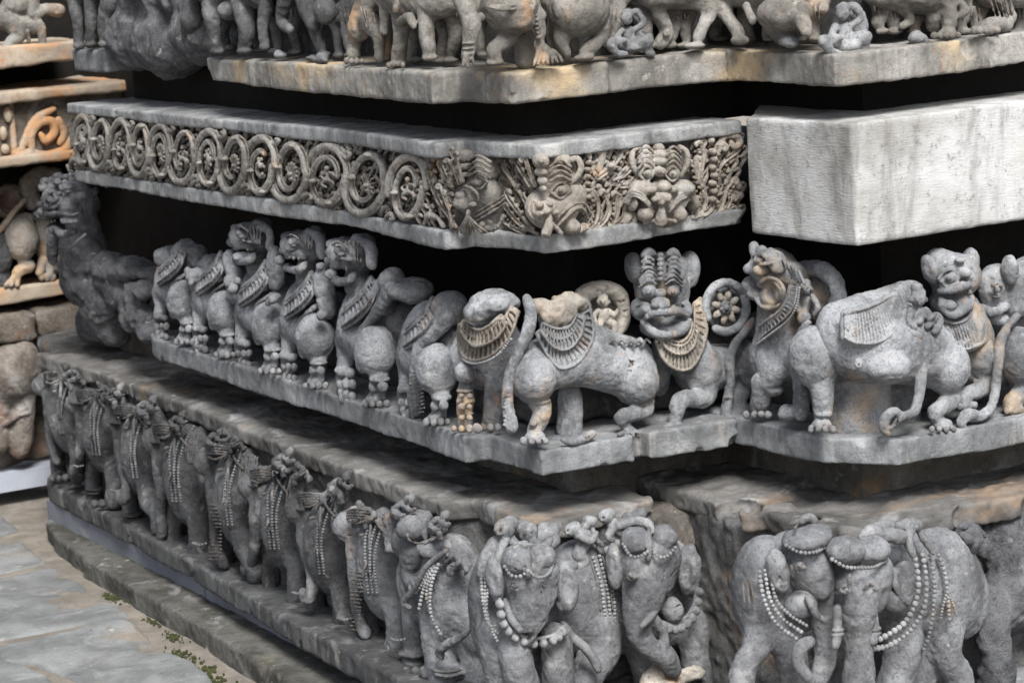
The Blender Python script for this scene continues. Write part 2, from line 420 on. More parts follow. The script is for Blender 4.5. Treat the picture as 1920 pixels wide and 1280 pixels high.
class Fig:
    """one carved thing: named parts, each sculpted in its own distance field on a wall face"""
    def __init__(s, name, label, cat, axis, val, mat, group=None, vox=0.0026, noise=((0.0008, 0.0055), (0.0011, 0.011), (0.0020, 0.04), (0.0011, 0.036, 0.7), (0.0008, 0.015, 0.8))):
        s.name, s.label, s.cat, s.group = name, label, cat, group
        s.axis, s.val, s.mat, s.vox, s.noise = axis, val, mat, vox, noise
        s.parts = {}; s.order = []; s.bd = []
        s.part('body')
    def part(s, name, mat=None, vox=None, noise=None):
        i = len(s.order)
        s.order.append((name, mat or s.mat, vox or s.vox, noise if noise is not None else s.noise, Sdf()))
        s.cur = s.order[-1][4]; return s
    def P(s, x, y, off=0.0):
        return on_plane(s.axis, s.val - off, x, y)
    def b(s, x, y, off, rx, ry=None, rd=None, tilt=0.0, k=0.008, sub=False):
        p, m = s.P(x, y, off); ry = ry or rx
        rd = m * rx if rd is None else rd
        r = (rx * m * 1.1, rd, ry * m) if s.axis == 'y' else (rd, rx * m * 1.15, ry * m)
        s.cur.ell(p, r, rot_of(math.radians(tilt), s.axis) if tilt else None, k, sub); return s
    def t(s, pts, k=0.006, sub=False, sm=True):
        """tube through (x, y, off, r)"""
        q = []
        for x, y, off, r in pts:
            p, m = s.P(x, y, off); q.append((*p, r * m))
        q = np.array(q)
        if sm and len(q) > 2:
            q = spline(q, 4)
        for a, b in zip(q[:-1], q[1:]):
            s.cur.cap(a[:3], b[:3], a[3], b[3], k, sub)
        return s
    def eye(s, x, y, off, rx, ry, m=.001):
        s.b(x, y, off, rx * 1.25, ry * 1.3, .016, 0, .003)
        ring = [(x + rx * 1.1 * math.cos(a), y + ry * 1.1 * math.sin(a), off + .016, 1.7) for a in np.linspace(0, 2 * math.pi, 14)]
        s.t(ring, .0006, True); s.b(x, y, off + .008, rx * .85, ry * .85, .012, 0, .0006); s.b(x, y, off + .0195, rx * .3, ry * .3, .003, 0, .0006)
        s.t([(x - rx * 1.4, y + 2, off + .008, 2.2), (x, y - ry * 1.45, off + .014, 3), (x + rx * 1.4, y + 1, off + .008, 2.2)], .0008)
        s.t([(x - rx * 1.3, y + 3, off + .008, 2), (x, y + ry * 1.4, off + .012, 2.6), (x + rx * 1.3, y + 2, off + .008, 2)], .0008); return s
    def toes(s, x, y, off, r, n=4, dirx=0, spread=0.8):
        for i in range(n):
            u = (i - (n - 1) / 2) * r * spread
            s.b(x + u + dirx * 2, y + 1, off + 0.006, r * 0.42, r * 0.5, None, 0, 0.002)
        return s
    def arc(s, outer, inner, n, r=2.6, th=4.5, beads=False):
        """a ribbed collar lying between two arcs of (x, y, off)"""
        n = max(8, int(n * 0.62)); r = r * 1.25
        O = spline(np.array(outer, float), 10); I = spline(np.array(inner, float), 10)
        def at(A, u):
            f = u * (len(A) - 1); i = min(int(f), len(A) - 2); return A[i] + (A[i + 1] - A[i]) * (f - i)
        for i in range(2 * n):                      # the cloth under the ribs
            u = i / (2 * n - 1)
            a, b = at(I, u), at(O, u)
            pa, m = s.P(a[0], a[1], a[2] - 0.007); pb, _ = s.P(b[0], b[1], b[2] - 0.007)
            s.cur.cap(pa, pb, th * m * 0.9, th * m * 0.9, 0.003)
        for i in range(n):
            u = (i + .5) / n
            a, b = at(I, u), at(O, u)
            pa, m = s.P(a[0], a[1], a[2] + .001); pb, _ = s.P(b[0], b[1], b[2] + .001)
            s.cur.cap(pa, pb, r * 0.6 * m, r * m, 0.0006)
        for A, off, rr in ((O, 0.003, r * 1.0), (I, 0.003, r * .9)):
            q = [s.P(*(at(A, j / 24))[:2], at(A, j / 24)[2] + off) for j in range(25)]
            for (p0, m0), (p1, m1) in zip(q[:-1], q[1:]): s.cur.cap(p0, p1, rr * m0, rr * m1, 0.0012)
        return s
    def beads(s, pts, r=3.2, name='bead_garland', mat=None, gap=1.75):
        A = spline(np.array([(*s.P(x, y, o)[0], r * s.P(x, y, o)[1]) for x, y, o in pts]), 16) if len(pts) > 2 else np.array([(*s.P(x, y, o)[0], r * s.P(x, y, o)[1]) for x, y, o in pts])
        seg = np.linalg.norm(np.diff(A[:, :3], axis=0), axis=1); L = np.concatenate([[0], np.cumsum(seg)])
        rr = A[:, 3].mean() * 1.08; n = max(2, int(L[-1] / (rr * gap)))
        out = []
        for i in range(n):
            d = L[-1] * i / (n - 1); j = min(np.searchsorted(L, d, 'right') - 1, len(A) - 2)
            f = (d - L[j]) / max(1e-9, seg[j]); out.append(A[j, :3] + (A[j + 1, :3] - A[j, :3]) * f)
        s.bd.append((name, mat, out, [rr * rnd.uniform(0.78, 1.1) for _ in out])); return s
    def build(s, base=None, root=None):
        first = None
        res = []
        for name, mat, vox, noise, sd in s.order:
            if not sd.p: continue
            p, tri, quad = sd.polys(vox, noise)
            if len(p): res.append((name, mat, p, tri, quad))
        allp = np.concatenate([r[2] for r in res])
        lo, hi = allp.min(0), allp.max(0)
        if root is None:
            base = ((lo[0] + hi[0]) / 2, (lo[1] + hi[1]) / 2, lo[2])
            if len(res) + len(s.bd) == 1:
                name, mat, p, tri, quad = res[0]
                o = link_mesh(s.name, p, quad, M[mat], base, None, tri)
                return tag(o, s.label, s.cat, s.group)
            root = empty(s.name, base, s.label, s.cat, s.group)
        else: base = tuple(root.location)
        for name, mat, p, tri, quad in res:
            link_mesh(name, p, quad, M[mat], base, root, tri)
        for name, mat, cs, rs in s.bd:
            v, f = sphere_cloud(np.array(cs), rs)
            link_mesh(name, v, f, M[mat or 'bead'], base, root)
        return root

def spline(P, n):
    """Catmull-Rom through the rows of P"""
    if len(P) < 3:
        return np.array([P[0] + (P[-1] - P[0]) * i / n for i in range(n + 1)])
    Q = np.vstack([2 * P[0] - P[1], P, 2 * P[-1] - P[-2]]); out = []
    for i in range(1, len(Q) - 2):
        for j in range(n):
            t = j / n
            out.append(0.5 * (2 * Q[i] + (Q[i + 1] - Q[i - 1]) * t + (2 * Q[i - 1] - 5 * Q[i] + 4 * Q[i + 1] - Q[i + 2]) * t * t
                              + (3 * Q[i] - Q[i - 1] - 3 * Q[i + 1] + Q[i + 2]) * t ** 3))
    out.append(P[-1])
    return np.array(out)

def slab(name, poly, z0, z1, mat, label, cat, vox=0.005, noise=((0.0012, 0.012), (0.003, 0.05), (0.004, 0.2)), chips=(), rd=0.006, parent=None, kind=None, extra=None):
    sd = Sdf(); sd.prism(poly, z0, z1, rd)
    for c, r in chips: sd.ell(c, r if hasattr(r, '__len__') else (r, r, r), None, 0.002, True)
    if extra: extra(sd)
    p, tri, quad = sd.polys(vox, noise)
    q = np.array(poly); base = (q[:, 0].mean(), q[:, 1].mean(), z0)
    if parent is not None:
        return link_mesh(name, p, quad, M[mat], tuple(parent.location), parent, tri)
    o = link_mesh(name, p, quad, M[mat], base, None, tri)
    return tag(o, label, cat, None, kind)

def block(name, poly, z0, z1, mat, label, cat, kind=None, grp=None):
    """a plain dressed prism for hidden cores"""
    q = np.array(poly, float); n = len(q)
    ar = 0.5 * np.sum(q[:, 0] * np.roll(q[:, 1], -1) - np.roll(q[:, 0], -1) * q[:, 1])
    if ar < 0: q = q[::-1]
    base = (q[:, 0].mean(), q[:, 1].mean(), z0)
    me = bpy.data.meshes.new(name)
    v = [(x - base[0], y - base[1], 0) for x, y in q] + [(x - base[0], y - base[1], z1 - z0) for x, y in q]
    f = [tuple(range(n))[::-1], tuple(range(n, 2 * n))] + [(i, (i + 1) % n, n + (i + 1) % n, n + i) for i in range(n)]
    me.from_pydata(v, [], f); me.update(); me.materials.append(M[mat])
    o = bpy.data.objects.new(name, me); COL.objects.link(o); o.location = base
    return tag(o, label, cat, grp, kind)

# ================================================================== STRUCTURE
ZE0, ZE1, ZLED = 0.10, 0.15, 0.49
ZL0, ZL1 = 0.576, 0.627
ZS0, ZS1 = 0.994, 1.195
ZT0, ZT1 = 1.274, 1.329

# ---- ground
def sheet(name, poly, z, mat, label=None, cat=None, kind=None, jit=0.0, th=0.02):
    q = np.array(poly, float)
    if jit:
        out = []
        for a, b in zip(q, np.roll(q, -1, axis=0)):
            n = max(1, int(np.linalg.norm(b - a) / 0.05))
            for i in range(n): out.append(a + (b - a) * i / n + np.array([rnd.uniform(-jit, jit), rnd.uniform(-jit, jit)]))
        q = np.array(out)
    return block(name, q, z - th, z, mat, label, cat, kind)

tag(link_mesh('ground', [(-60, -60, 0), (60, -60, 0), (60, 60, 0), (-60, 60, 0)], [(0, 3, 2, 1)], M['mortar'], (0, 0, 0)), None, None, None, 'structure')
flags = [
 [(-0.225, 2.56), (-0.33, 2.60), (-0.75, 2.46), (-0.72, 2.20), (-0.42, 2.27), (-0.245, 2.30)],
 [(-0.245, 2.24), (-0.40, 2.235), (-0.74, 2.16), (-0.88, 1.9), (-0.64, 1.675), (-0.50, 1.66), (-0.275, 1.66), (-0.26, 1.80)],
 [(-0.30, 1.62), (-0.62, 1.62), (-0.645, 1.48), (-0.585, 1.42), (-0.56, 1.18), (-0.70, 0.82), (-0.40, 0.78), (-0.33, 1.05), (-0.31, 1.24)],
 [(-0.68, 1.64), (-1.05, 1.72), (-1.10, 1.10), (-0.68, 1.00), (-0.60, 1.20), (-0.62, 1.42)],
 [(-0.16, 2.97), (-0.60, 2.90), (-0.66, 2.50), (-0.34, 2.66), (-0.19, 2.70)],
 [(-0.31, 0.74), (-0.70, 0.76), (-1.0, 0.2), (-0.8, -0.4), (-0.38, -0.3), (-0.32, 0.3)],
 [(-0.9, 2.9), (-1.5, 2.8), (-1.4, 1.9), (-0.92, 2.0), (-0.80, 2.3)],
 [(-1.2, 1.7), (-2.0, 1.6), (-1.9, 0.4), (-1.25, 0.6)],
 [(-1.1, 0.4), (-1.8, 0.2), (-1.7, -0.9), (-1.0, -0.7), (-0.9, 0.0)],
]
flag_lab = ['long grey flagstone beside the far end of the kerb', 'pale blue grey flagstone between two mortar joints beside the kerb',
 'wide blue grey flagstone at the lower left corner of the picture', 'flagstone cut by the left edge below the pale one', 'farthest flagstone below the blue white strip',
 'flagstone in front of the kerb near the corner', 'outlying flagstone far to the left of the kerb', 'outlying flagstone left of the wide blue grey one', 'outlying flagstone nearest the camera']
for q, lb in zip(flags, flag_lab):
    sd = Sdf(); sd.prism(q, -0.03, 0.006, 0.006)
    p, tri, quad = sd.polys(0.008, ((0.002, 0.03), (0.005, 0.10), (0.008, 0.25)))
    o = link_mesh('flagstone', p, quad, M['flag'], (np.mean([a[0] for a in q]), np.mean([a[1] for a in q]), 0), None, tri)
    o.location.z = 0
    tag(o, lb, 'flagstone', 'flagstones of the temple court')
def moss(pts, lab):
    sd = Sdf()
    for x, y, r in pts:
        for i in range(60):
            q = rnd.uniform(.06, .22) * r
            sd.ell((x + rnd.gauss(0, r * 0.8), y + rnd.gauss(0, r * 2.4), 0.003), (q * 1.3, q * 1.6, 0.003 + q * .6), None, 0.002)
    p, tri, quad = sd.polys(0.0022, ((0.0015, 0.005),))
    tag(link_mesh('moss', p, quad, M['moss'], (pts[0][0], pts[0][1], 0), None, tri), None, None, None, 'stuff')
moss([(-0.30, 1.25, 0.013), (-0.315, 1.12, 0.018), (-0.33, 1.0, 0.02)], '')
moss([(-0.243, 1.83, 0.012), (-0.25, 1.55, 0.008), (-0.262, 1.4, 0.01)], '')

# ---- kerb in lengths, dressed strip
KX = [(-0.13, 2.62), (-0.19, 2.30), (-0.205, 2.10), (-0.225, 1.80)]
def kerb(poly, lab):
    slab('kerb_stone', poly, -0.03, 0.052, 'kerb', lab, 'kerb', 0.005, ((0.002, 0.012), (0.003, 0.05), (0.005, 0.25)), rd=0.006)
kerb([(-0.10, 2.66), (-0.165, 2.55), (-0.20, 2.35), (-0.215, 2.10), (-0.12, 2.10)], 'rough end length of low kerb at the far corner of the plinth')
kerb([(-0.12, 2.095), (-0.225, 2.095), (-0.238, 1.25), (-0.12, 1.25)], 'straight streaked length of low kerb in the middle')
kerb([(-0.12, 1.245), (-0.240, 1.245), (-0.262, 0.60), (-0.285, -0.2), (-0.12, -0.2)], 'mossy cracked length of low kerb nearest the camera')
for a, b, lb in ((1.50, 2.60, 'far length of dark blue grey dressed strip under the elephant slab'), (0.98, 1.492, 'middle length of blue grey dressed strip under the elephant slab'), (-0.17, 0.972, 'near length of pale blue grey dressed strip under the elephant slab')):
    block('dressed_strip', [(-0.135, a), (-0.135, b), (-0.08, b), (-0.08, a)] if a > 0 else [(-0.135, -0.13), (-0.135, b), (-0.08, b), (-0.08, -0.05), (0.3, -0.05), (0.3, -0.13)], -0.02, ZE0 - 0.002, 'strip', lb, 'stone strip', None, 'dressed strips')
block('dressed_strip', [(-1.4, 3.02), (0.06, 3.02), (0.06, 3.10), (-1.4, 3.10)], 0.045, 0.10, 'white', 'pale blue white dressed strip at the foot of the far bay', 'stone strip', None, 'dressed strips')

# ---- elephant course
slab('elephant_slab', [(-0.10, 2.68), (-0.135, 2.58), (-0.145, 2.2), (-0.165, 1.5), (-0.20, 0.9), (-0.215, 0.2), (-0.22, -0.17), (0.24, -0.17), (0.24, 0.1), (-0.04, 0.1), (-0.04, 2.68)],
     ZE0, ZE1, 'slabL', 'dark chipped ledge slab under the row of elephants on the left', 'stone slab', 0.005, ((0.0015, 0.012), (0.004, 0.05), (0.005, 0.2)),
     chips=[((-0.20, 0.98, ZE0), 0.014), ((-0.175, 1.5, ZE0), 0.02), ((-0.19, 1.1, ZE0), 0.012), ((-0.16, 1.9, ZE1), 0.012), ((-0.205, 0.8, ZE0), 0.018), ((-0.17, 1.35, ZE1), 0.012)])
eb = [(-0.095, 2.70), (-0.075, 2.2), (-0.075, 1.7), (-0.10, 1.2), (-0.10, 0.30), (-0.045, 0.25), (-0.045, 0.0), (0.225, 0.03), (0.235, 0.10), (0.235, 0.6), (0.35, 0.6), (0.35, 2.70)]
ebr = [(x + (0.016 if x < 0 else 0), y + (0.016 if y < 0.2 else 0)) for x, y in eb]
def scars(n, lo, hi, r0, r1, seed):
    rr = random.Random(seed)
    def f(sd):
        for _ in range(n):
            c = [rr.uniform(a, b) for a, b in zip(lo, hi)]
            sd.ell(c, [rr.uniform(r0, r1) for _ in range(3)], None, 0.008, True)
    return f
slab('elephant_frieze_block', ebr, ZE1 - 0.01, 0.462, 'back', 'rough backing block behind the left row of carved elephants', 'stone block', 0.006,
     ((0.004, 0.014), (0.006, 0.04), (0.006, 0.15)), rd=0.01)
slab('elephant_ledge', eb, 0.452, ZLED, 'ledge', 'smooth dark dusty ledge above the left row of elephants', 'stone ledge', 0.005, ((0.0022, 0.012), (0.004, 0.035), (0.006, 0.12)), rd=0.005)
er = [(0.285, -0.03), (0.275, -0.19), (0.30, -0.22), (0.335, -0.44), (0.42, -0.475), (0.60, -0.46), (1.5, -0.47), (1.5, 0.3), (0.285, 0.3)]
err = [(0.29, -0.03), (0.285, -0.15), (0.31, -0.19), (0.345, -0.40), (0.43, -0.43), (0.60, -0.42), (1.5, -0.43), (1.5, 0.3), (0.29, 0.3)]
slab('elephant_frieze_block', err, ZE0, 0.462, 'back', 'rough backing block behind the two right hand elephants', 'stone block', 0.006, ((0.004, 0.014), (0.006, 0.04), (0.007, 0.15)), rd=0.012)
slab('elephant_ledge', er, 0.452, ZLED, 'ledge', 'grey brown broken ledge above the two right hand elephants', 'stone ledge', 0.005,
     ((0.003, 0.012), (0.005, 0.035), (0.007, 0.12)), rd=0.006, chips=[((0.30, -0.14, 0.475), 0.05), ((0.6, -0.48, 0.475), 0.05), ((0.33, -0.33, 0.48), 0.03), ((0.75, -0.49, 0.46), 0.05)])
slab('elephant_slab', [(0.25, -0.12), (0.25, -0.62), (1.5, -0.62), (1.5, -0.35), (0.4, -0.35)], ZE0, ZE1, 'slab', 'ledge slab under the two right hand elephants', 'stone slab')
# broken stone between the two blocks
sd = Sdf()
sd.prism([(0.215, 0.04), (0.30, 0.02), (0.30, 0.25), (0.215, 0.25)], 0.1, 0.455, 0.02, 0.01)
for i in range(40):
    z = rnd.uniform(0.12, 0.41)
    sd.ell((rnd.uniform(0.21, 0.30), rnd.uniform(0.005, 0.06), z), (rnd.uniform(.02, .05), rnd.uniform(.02, .05), rnd.uniform(.03, .07)), None, 0.008, rnd.random() < .45)
p, tri, quad = sd.polys(0.004, ((0.004, 0.010), (0.006, 0.03), (0.006, 0.1)))
tag(link_mesh('broken_rock', p, quad, M['rockE'], (0.25, 0.05, 0.1), None, tri), 'broken pinkish rock filling the gap between the two elephant blocks', 'rock')

# ---- cores (the recessed walls between the courses)
block('recessed_core', [(0.10, 2.80), (0.13, 0.19), (0.50, 0.19), (0.51, -0.25), (1.5, -0.27), (1.5, 2.8)], ZLED - 0.03, ZL0 + 0.01, 'dcore', 'stained recessed core under the lion course', 'wall')
block('recessed_core', [(0.26, 2.8), (0.26, 0.34), (0.70, 0.34), (0.72, -0.06), (1.5, -0.06), (1.5, 2.8)], ZL1 - 0.01, ZS0 + 0.01, 'soot_shade', 'recessed core coloured black for shade behind the lions', 'wall')
block('recessed_core', [(0.07, 2.19), (0.07, 0.155), (0.56, 0.155), (0.58, -0.21), (1.5, -0.21), (1.5, 2.19)], ZS1 - 0.01, ZT0 + 0.01, 'soot_shade', 'recessed core coloured black for shade above the scroll course', 'wall')
block('recessed_core', [(0.10, 2.2), (0.10, 0.20), (0.58, 0.20), (0.58, -0.18), (1.5, -0.18), (1.5, 2.2)], ZT1 - 0.01, 1.72, 'back', 'recessed core behind the upper procession', 'wall')
# a stone course above closes the recess over the procession
slab('cornice_slab', [(-0.05, 2.4), (-0.07, 0.2), (-0.03, 0.02), (0.40, 0.0), (0.42, -0.33), (1.5, -0.33), (1.5, 2.4)], 1.70, 1.78, 'slabT', 'cornice slab over the upper procession', 'stone slab', 0.01)

# ---- lion course slabs
slab('lion_slab', [(-0.045, 1.93), (-0.072, 1.84), (-0.070, 0.79), (-0.074, 0.235), (-0.032, 0.205), (-0.032, 0.010), (0.162, -0.004), (0.168, 0.022), (0.190, 0.020), (0.196, -0.008), (0.382, -0.030), (0.382, 0.36), (0.28, 0.36), (0.28, 1.93)],
     ZL0, ZL1, 'slab', 'long grey streaked slab under the left row of lions and the front faced lion', 'stone slab', 0.004, ((0.0012, 0.010), (0.0018, 0.03), (0.003, 0.2)), rd=0.003,
     chips=[((-0.03, 0.0, ZL1), 0.016), ((-0.075, 1.93, ZL0 + .02), 0.022), ((-0.07, 1.80, ZL0), 0.012), ((0.10, 0.0, ZL0), 0.008), ((-0.05, 0.12, ZL0 - .004), 0.010), ((-0.072, 1.2, ZL0), 0.006), ((0.38, -0.03, ZL0), 0.02), ((0.30, -0.02, ZL0), 0.01)])
slab('lion_slab', [(0.387, -0.046), (0.397, -0.285), (0.482, -0.403), (0.761, -0.42), (1.5, -0.43), (1.5, 0.0), (0.70, 0.3), (0.387, 0.3)],
     ZL0, ZL1, 'slab', 'grey slab with chamfered corner under the right hand lions', 'stone slab', 0.004, ((0.0012, 0.010), (0.0025, 0.04), (0.003, 0.2)), rd=0.004,
     chips=[((0.44, -0.35, ZL1 + .004), 0.018), ((0.46, -0.375, ZL1 + .005), 0.016)])

# ---- scroll course: block with two projecting rims
so = [(-0.100, 2.235), (-0.088, 1.4), (-0.058, 0.73), (-0.092, 0.225), (-0.035, 0.215), (-0.002, 0.0), (0.235, 0.0), (0.250, 0.010), (0.455, 0.0)]
def rim(off, yend=0.0, xend=0.0):
    q = []
    for i, (x, y) in enumerate(so):
        q.append((x + (off if i < 6 else 0), y + (off if i >= 5 else 0)))
    q[0] = (q[0][0], so[0][1] - yend); q[-1] = (so[-1][0] - xend - 0.006, q[-1][1])
    return q + [(0.449 - xend, 0.42), (0.30, 0.42), (0.30, so[0][1] - yend)]
scroll_root = empty('scroll_frieze', (0.0, 0.9, ZS0), 'long block carved with vine scrolls and monster faces between two plain rims', 'frieze block')
slab('upper_rim', rim(0), ZS1 - 0.026, ZS1, 'rim', None, None, 0.004, ((0.001, 0.010), (0.0012, 0.035), (0.003, 0.2)), rd=0.003, parent=scroll_root, chips=[((-0.004, -0.004, ZS1), .012), ((-.096, .22, ZS1), .01)])
slab('lower_rim', rim(0.004), ZS0, ZS0 + 0.032, 'rim', None, None, 0.004, ((0.001, 0.010), (0.0012, 0.035), (0.003, 0.2)), rd=0.003, parent=scroll_root, chips=[((0.447, -0.002, ZS0), .018), ((0.42, -0.002, ZS0-.004), .012)])
slab('back_panel', rim(0.030, 0.01, 0.004), ZS0 + 0.02, ZS1 - 0.015, 'scrollD', None, None, 0.006, ((0.0015, 0.012),), rd=0.002, parent=scroll_root)

slab('plain_block', [(0.407, -0.076), (0.433, -0.371), (0.824, -0.373), (1.5, -0.373), (1.5, 0.2), (0.64, 0.20), (0.452, -0.035)], 0.987, 1.208, 'plaster',
     'large plain pale rendered replacement block beside the scroll frieze', 'stone block', 0.005, ((0.0006, 0.012), (0.001, 0.05), (0.0015, 0.2)), rd=0.003)

# ---- upper course slabs
slab('procession_slab', [(-0.065, 1.375), (-0.097, 0.215), (-0.040, 0.213), (-0.035, 0.024), (0.172, 0.028), (0.185, 0.042), (0.34, 0.030), (0.425, 0.0), (0.425, 0.40), (0.35, 0.40), (0.30, 1.40)],
     ZT0, ZT1, 'slabT', 'upper slab with tan stained front under the procession', 'stone slab', 0.004, ((0.0012, 0.010), (0.0016, 0.035), (0.004, 0.2)), rd=0.004,
     chips=[((-0.07, 1.385, ZT0), 0.03), ((-0.036, 0.02, ZT0 + .01), 0.012), ((0.03, 0.025, ZT0 - .004), 0.010), ((-0.09, 0.9, ZT0 - .003), 0.008)])
slab('procession_slab', [(0.426, -0.004), (0.418, -0.350), (0.50, -0.352), (0.874, -0.315), (1.5, -0.31), (1.5, 0.4), (0.426, 0.4)],
     ZT0 - 0.002, ZT1 + 0.002, 'slabT', 'upper slab with broken right end above the plain pale block', 'stone slab', 0.004, ((0.0012, 0.010), (0.0016, 0.035), (0.004, 0.2)), rd=0.004,
     chips=[((0.80 + i * .02, -0.335 - .004 * i, ZT1 - rnd.uniform(-.01, .03)), 0.022) for i in range(-3, 4)])
slab('procession_slab', [(-0.075, 2.22), (-0.065, 2.02), (0.25, 2.0), (0.25, 2.22)], ZT0, ZT1, 'slab', 'short dark slab end at the far left of the upper course', 'stone slab', 0.005)

# ---- rough broken masses on the left
def rockmass(name, blobs, lab, mat='rock', vox=0.005, noise=((0.004, 0.012), (0.008, 0.035), (0.010, 0.09))):
    sd = Sdf()
    for c, r in blobs: sd.ell(c, r, None, 0.02)
    p, tri, quad = sd.polys(vox, noise)
    return tag(link_mesh(name, p, quad, M[mat], tuple(np.array(blobs[0][0])), None, tri), lab, 'rock')
rockmass('broken_rock', [((0.0, 1.95, 1.36), (.07, .12, .09)), ((0.02, 1.78, 1.35), (.09, .16, .08)), ((0.03, 1.55, 1.37), (.09, .16, .07)), ((0.03, 1.9, 1.47), (.08, .3, .08)), ((0.04, 1.6, 1.46), (.08, .18, .07))],
         'dark broken rock mass filling the gap in the upper procession')

# ---- the far bay on the left
slab('bay_upper_slab', [(-1.4, 2.86), (0.22, 2.86), (0.22, 3.3), (-1.4, 3.3)], ZT0 - .01, ZT1 - .01, 'orange', 'upper slab of the far bay below carved fighters', 'stone slab', 0.006)
bay = empty('bay_scroll_block', (-0.1, 2.9, ZS0), 'orange brown block carved with loose scrolls on the far bay', 'frieze block')
slab('rim', [(-1.4, 2.85), (0.32, 2.85), (0.32, 3.3), (-1.4, 3.3)], ZS1 - 0.03, ZS1, 'orange', None, None, 0.006, parent=bay)
slab('rim', [(-1.4, 2.855), (0.32, 2.855), (0.32, 3.3), (-1.4, 3.3)], ZS0 - 0.005, ZS0 + 0.025, 'orange', None, None, 0.006, parent=bay)
slab('back_panel', [(-1.4, 2.89), (0.32, 2.89), (0.32, 3.28), (-1.4, 3.28)], ZS0 + 0.01, ZS1 - 0.01, 'brown', None, None, 0.008, parent=bay)
slab('bay_lion_slab', [(-1.4, 3.02), (0.16, 3.06), (0.21, 3.12), (0.21, 3.45), (-1.4, 3.45)], ZL0 + 0.004, ZL1, 'orange', 'orange stained slab under the far bay lions', 'stone slab', 0.006)
block('recessed_core', [(-1.5, 3.22), (0.5, 3.22), (0.5, 3.6), (-1.5, 3.6)], 0.48, 1.72, 'soot_shade', 'dark recessed core of the far bay', 'wall')
slab('bay_brown_wall', [(-1.4, 3.06), (0.25, 3.10), (0.25, 3.5), (-1.4, 3.5)], 0.10, 0.50, 'brown', 'brown lower wall of the far bay with worn elephants', 'wall', 0.008, ((0.004, 0.02), (0.008, 0.06), (0.008, 0.2)))
for i, (x0, x1, zz) in enumerate(((-0.9, -0.40, 0.03), (-0.38, 0.02, 0.0), (0.03, 0.25, 0.02))):
    slab('coping_block', [(x0, 3.0 + zz), (x1, 3.0 + zz), (x1, 3.35), (x0, 3.35)], 0.475, 0.555, 'brown', ('leftmost outlying', 'wide grey brown', 'small pale squared')[i] + ' coping block over the brown wall of the far bay', 'stone block', 0.007, ((0.003, 0.02), (0.006, 0.06)), rd=0.012)
# inner return wall that closes the corner between the two bays
block('return_wall', [(0.30, 2.0), (0.52, 2.0), (0.52, 3.6), (0.30, 3.6)], -0.02, 1.78, 'soot_shade', 'dark return wall in the inner corner between the bays', 'wall')
slab('ledge_end', [(-0.05, 2.66), (0.34, 2.66), (0.34, 3.15), (0.05, 3.15)], 0.30, 0.486, 'back', 'dark rough ledge end at the inner corner', 'stone ledge', 0.008, ((0.004, 0.02), (0.008, 0.06)), rd=0.02)

# rough stone left standing behind the legs of the lions
slab('lion_backing', [(0.055, 1.95), (0.045, 1.2), (0.055, 0.15), (0.16, 0.135), (0.50, 0.12), (0.51, -0.10), (0.50, -0.22), (0.60, -0.27), (1.5, -0.28), (1.5, -0.1), (0.70, 0.0), (0.60, 0.30), (0.20, 0.30), (0.20, 1.95)],
     ZL1 - 0.003, 0.78, 'back', 'rough low stone left standing behind the legs of the lions', 'stone wall', 0.006, ((0.004, 0.014), (0.010, 0.05), (0.012, 0.16)), rd=0.03)
# ================================================================== LIONS
GL = 'carved lions along the middle course'
def paw(F, x, y, off, r):
    F.b(x, y - r * 0.25, off, r * 1.1, r * 0.75, k=0.006); F.toes(x, y + r * 0.2, off + 0.012, r, 4)

def rider(label, axis, val, parts, mat='rider', cat='carved rider', group='small carved riders on the beasts', vox=0.0022):
    """parts: head (x,y,off,r), then limbs as tubes"""
    F = Fig('carved_rider', label, cat, axis, val, mat, group, vox, ((0.0010, 0.007), (0.0015, 0.03)))
    for q in parts:
        if q[0] == 't': F.t(q[1], k=0.003)
        elif q[0] == 'h':                           # head with hair bun, brow, nose
            _, x, y, o, r = q
            F.b(x, y, o, r, r * 1.15, k=0.003); F.b(x, y - r * .8, o - .004, r * .95, r * .7, k=0.003)
            F.b(x - r * .05, y + r * .15, o + r * .00115, r * .22, r * .4, k=0.002)
            F.b(x - r * .4, y - r * .05, o + r * .0009, r * .22, r * .2, k=0.001); F.b(x + r * .4, y - r * .05, o + r * .0009, r * .22, r * .2, k=0.001)
            F.b(x, y + r * .62, o + r * .0009, r * .32, r * .14, k=0.001)
            F.b(x - r * 1.0, y + r * .1, o - .002, r * .3, r * .45, k=0.002); F.b(x + r * 1.0, y + r * .1, o - .002, r * .3, r * .45, k=0.002)
        else: F.b(*q[1:], k=0.004)
    return F.build()

# --- beast at the corner, facing right, its head broken off
F = Fig('carved_lion', 'headless saddled lion at the slab corner, its rump left and one knee bent', 'carved lion', 'y', 0.07, 'lion', GL)
F.t([(1000, 690, 0, 42), (1060, 672, 0, 44), (1130, 680, 0, 44), (1190, 700, 0, 44)], .02)

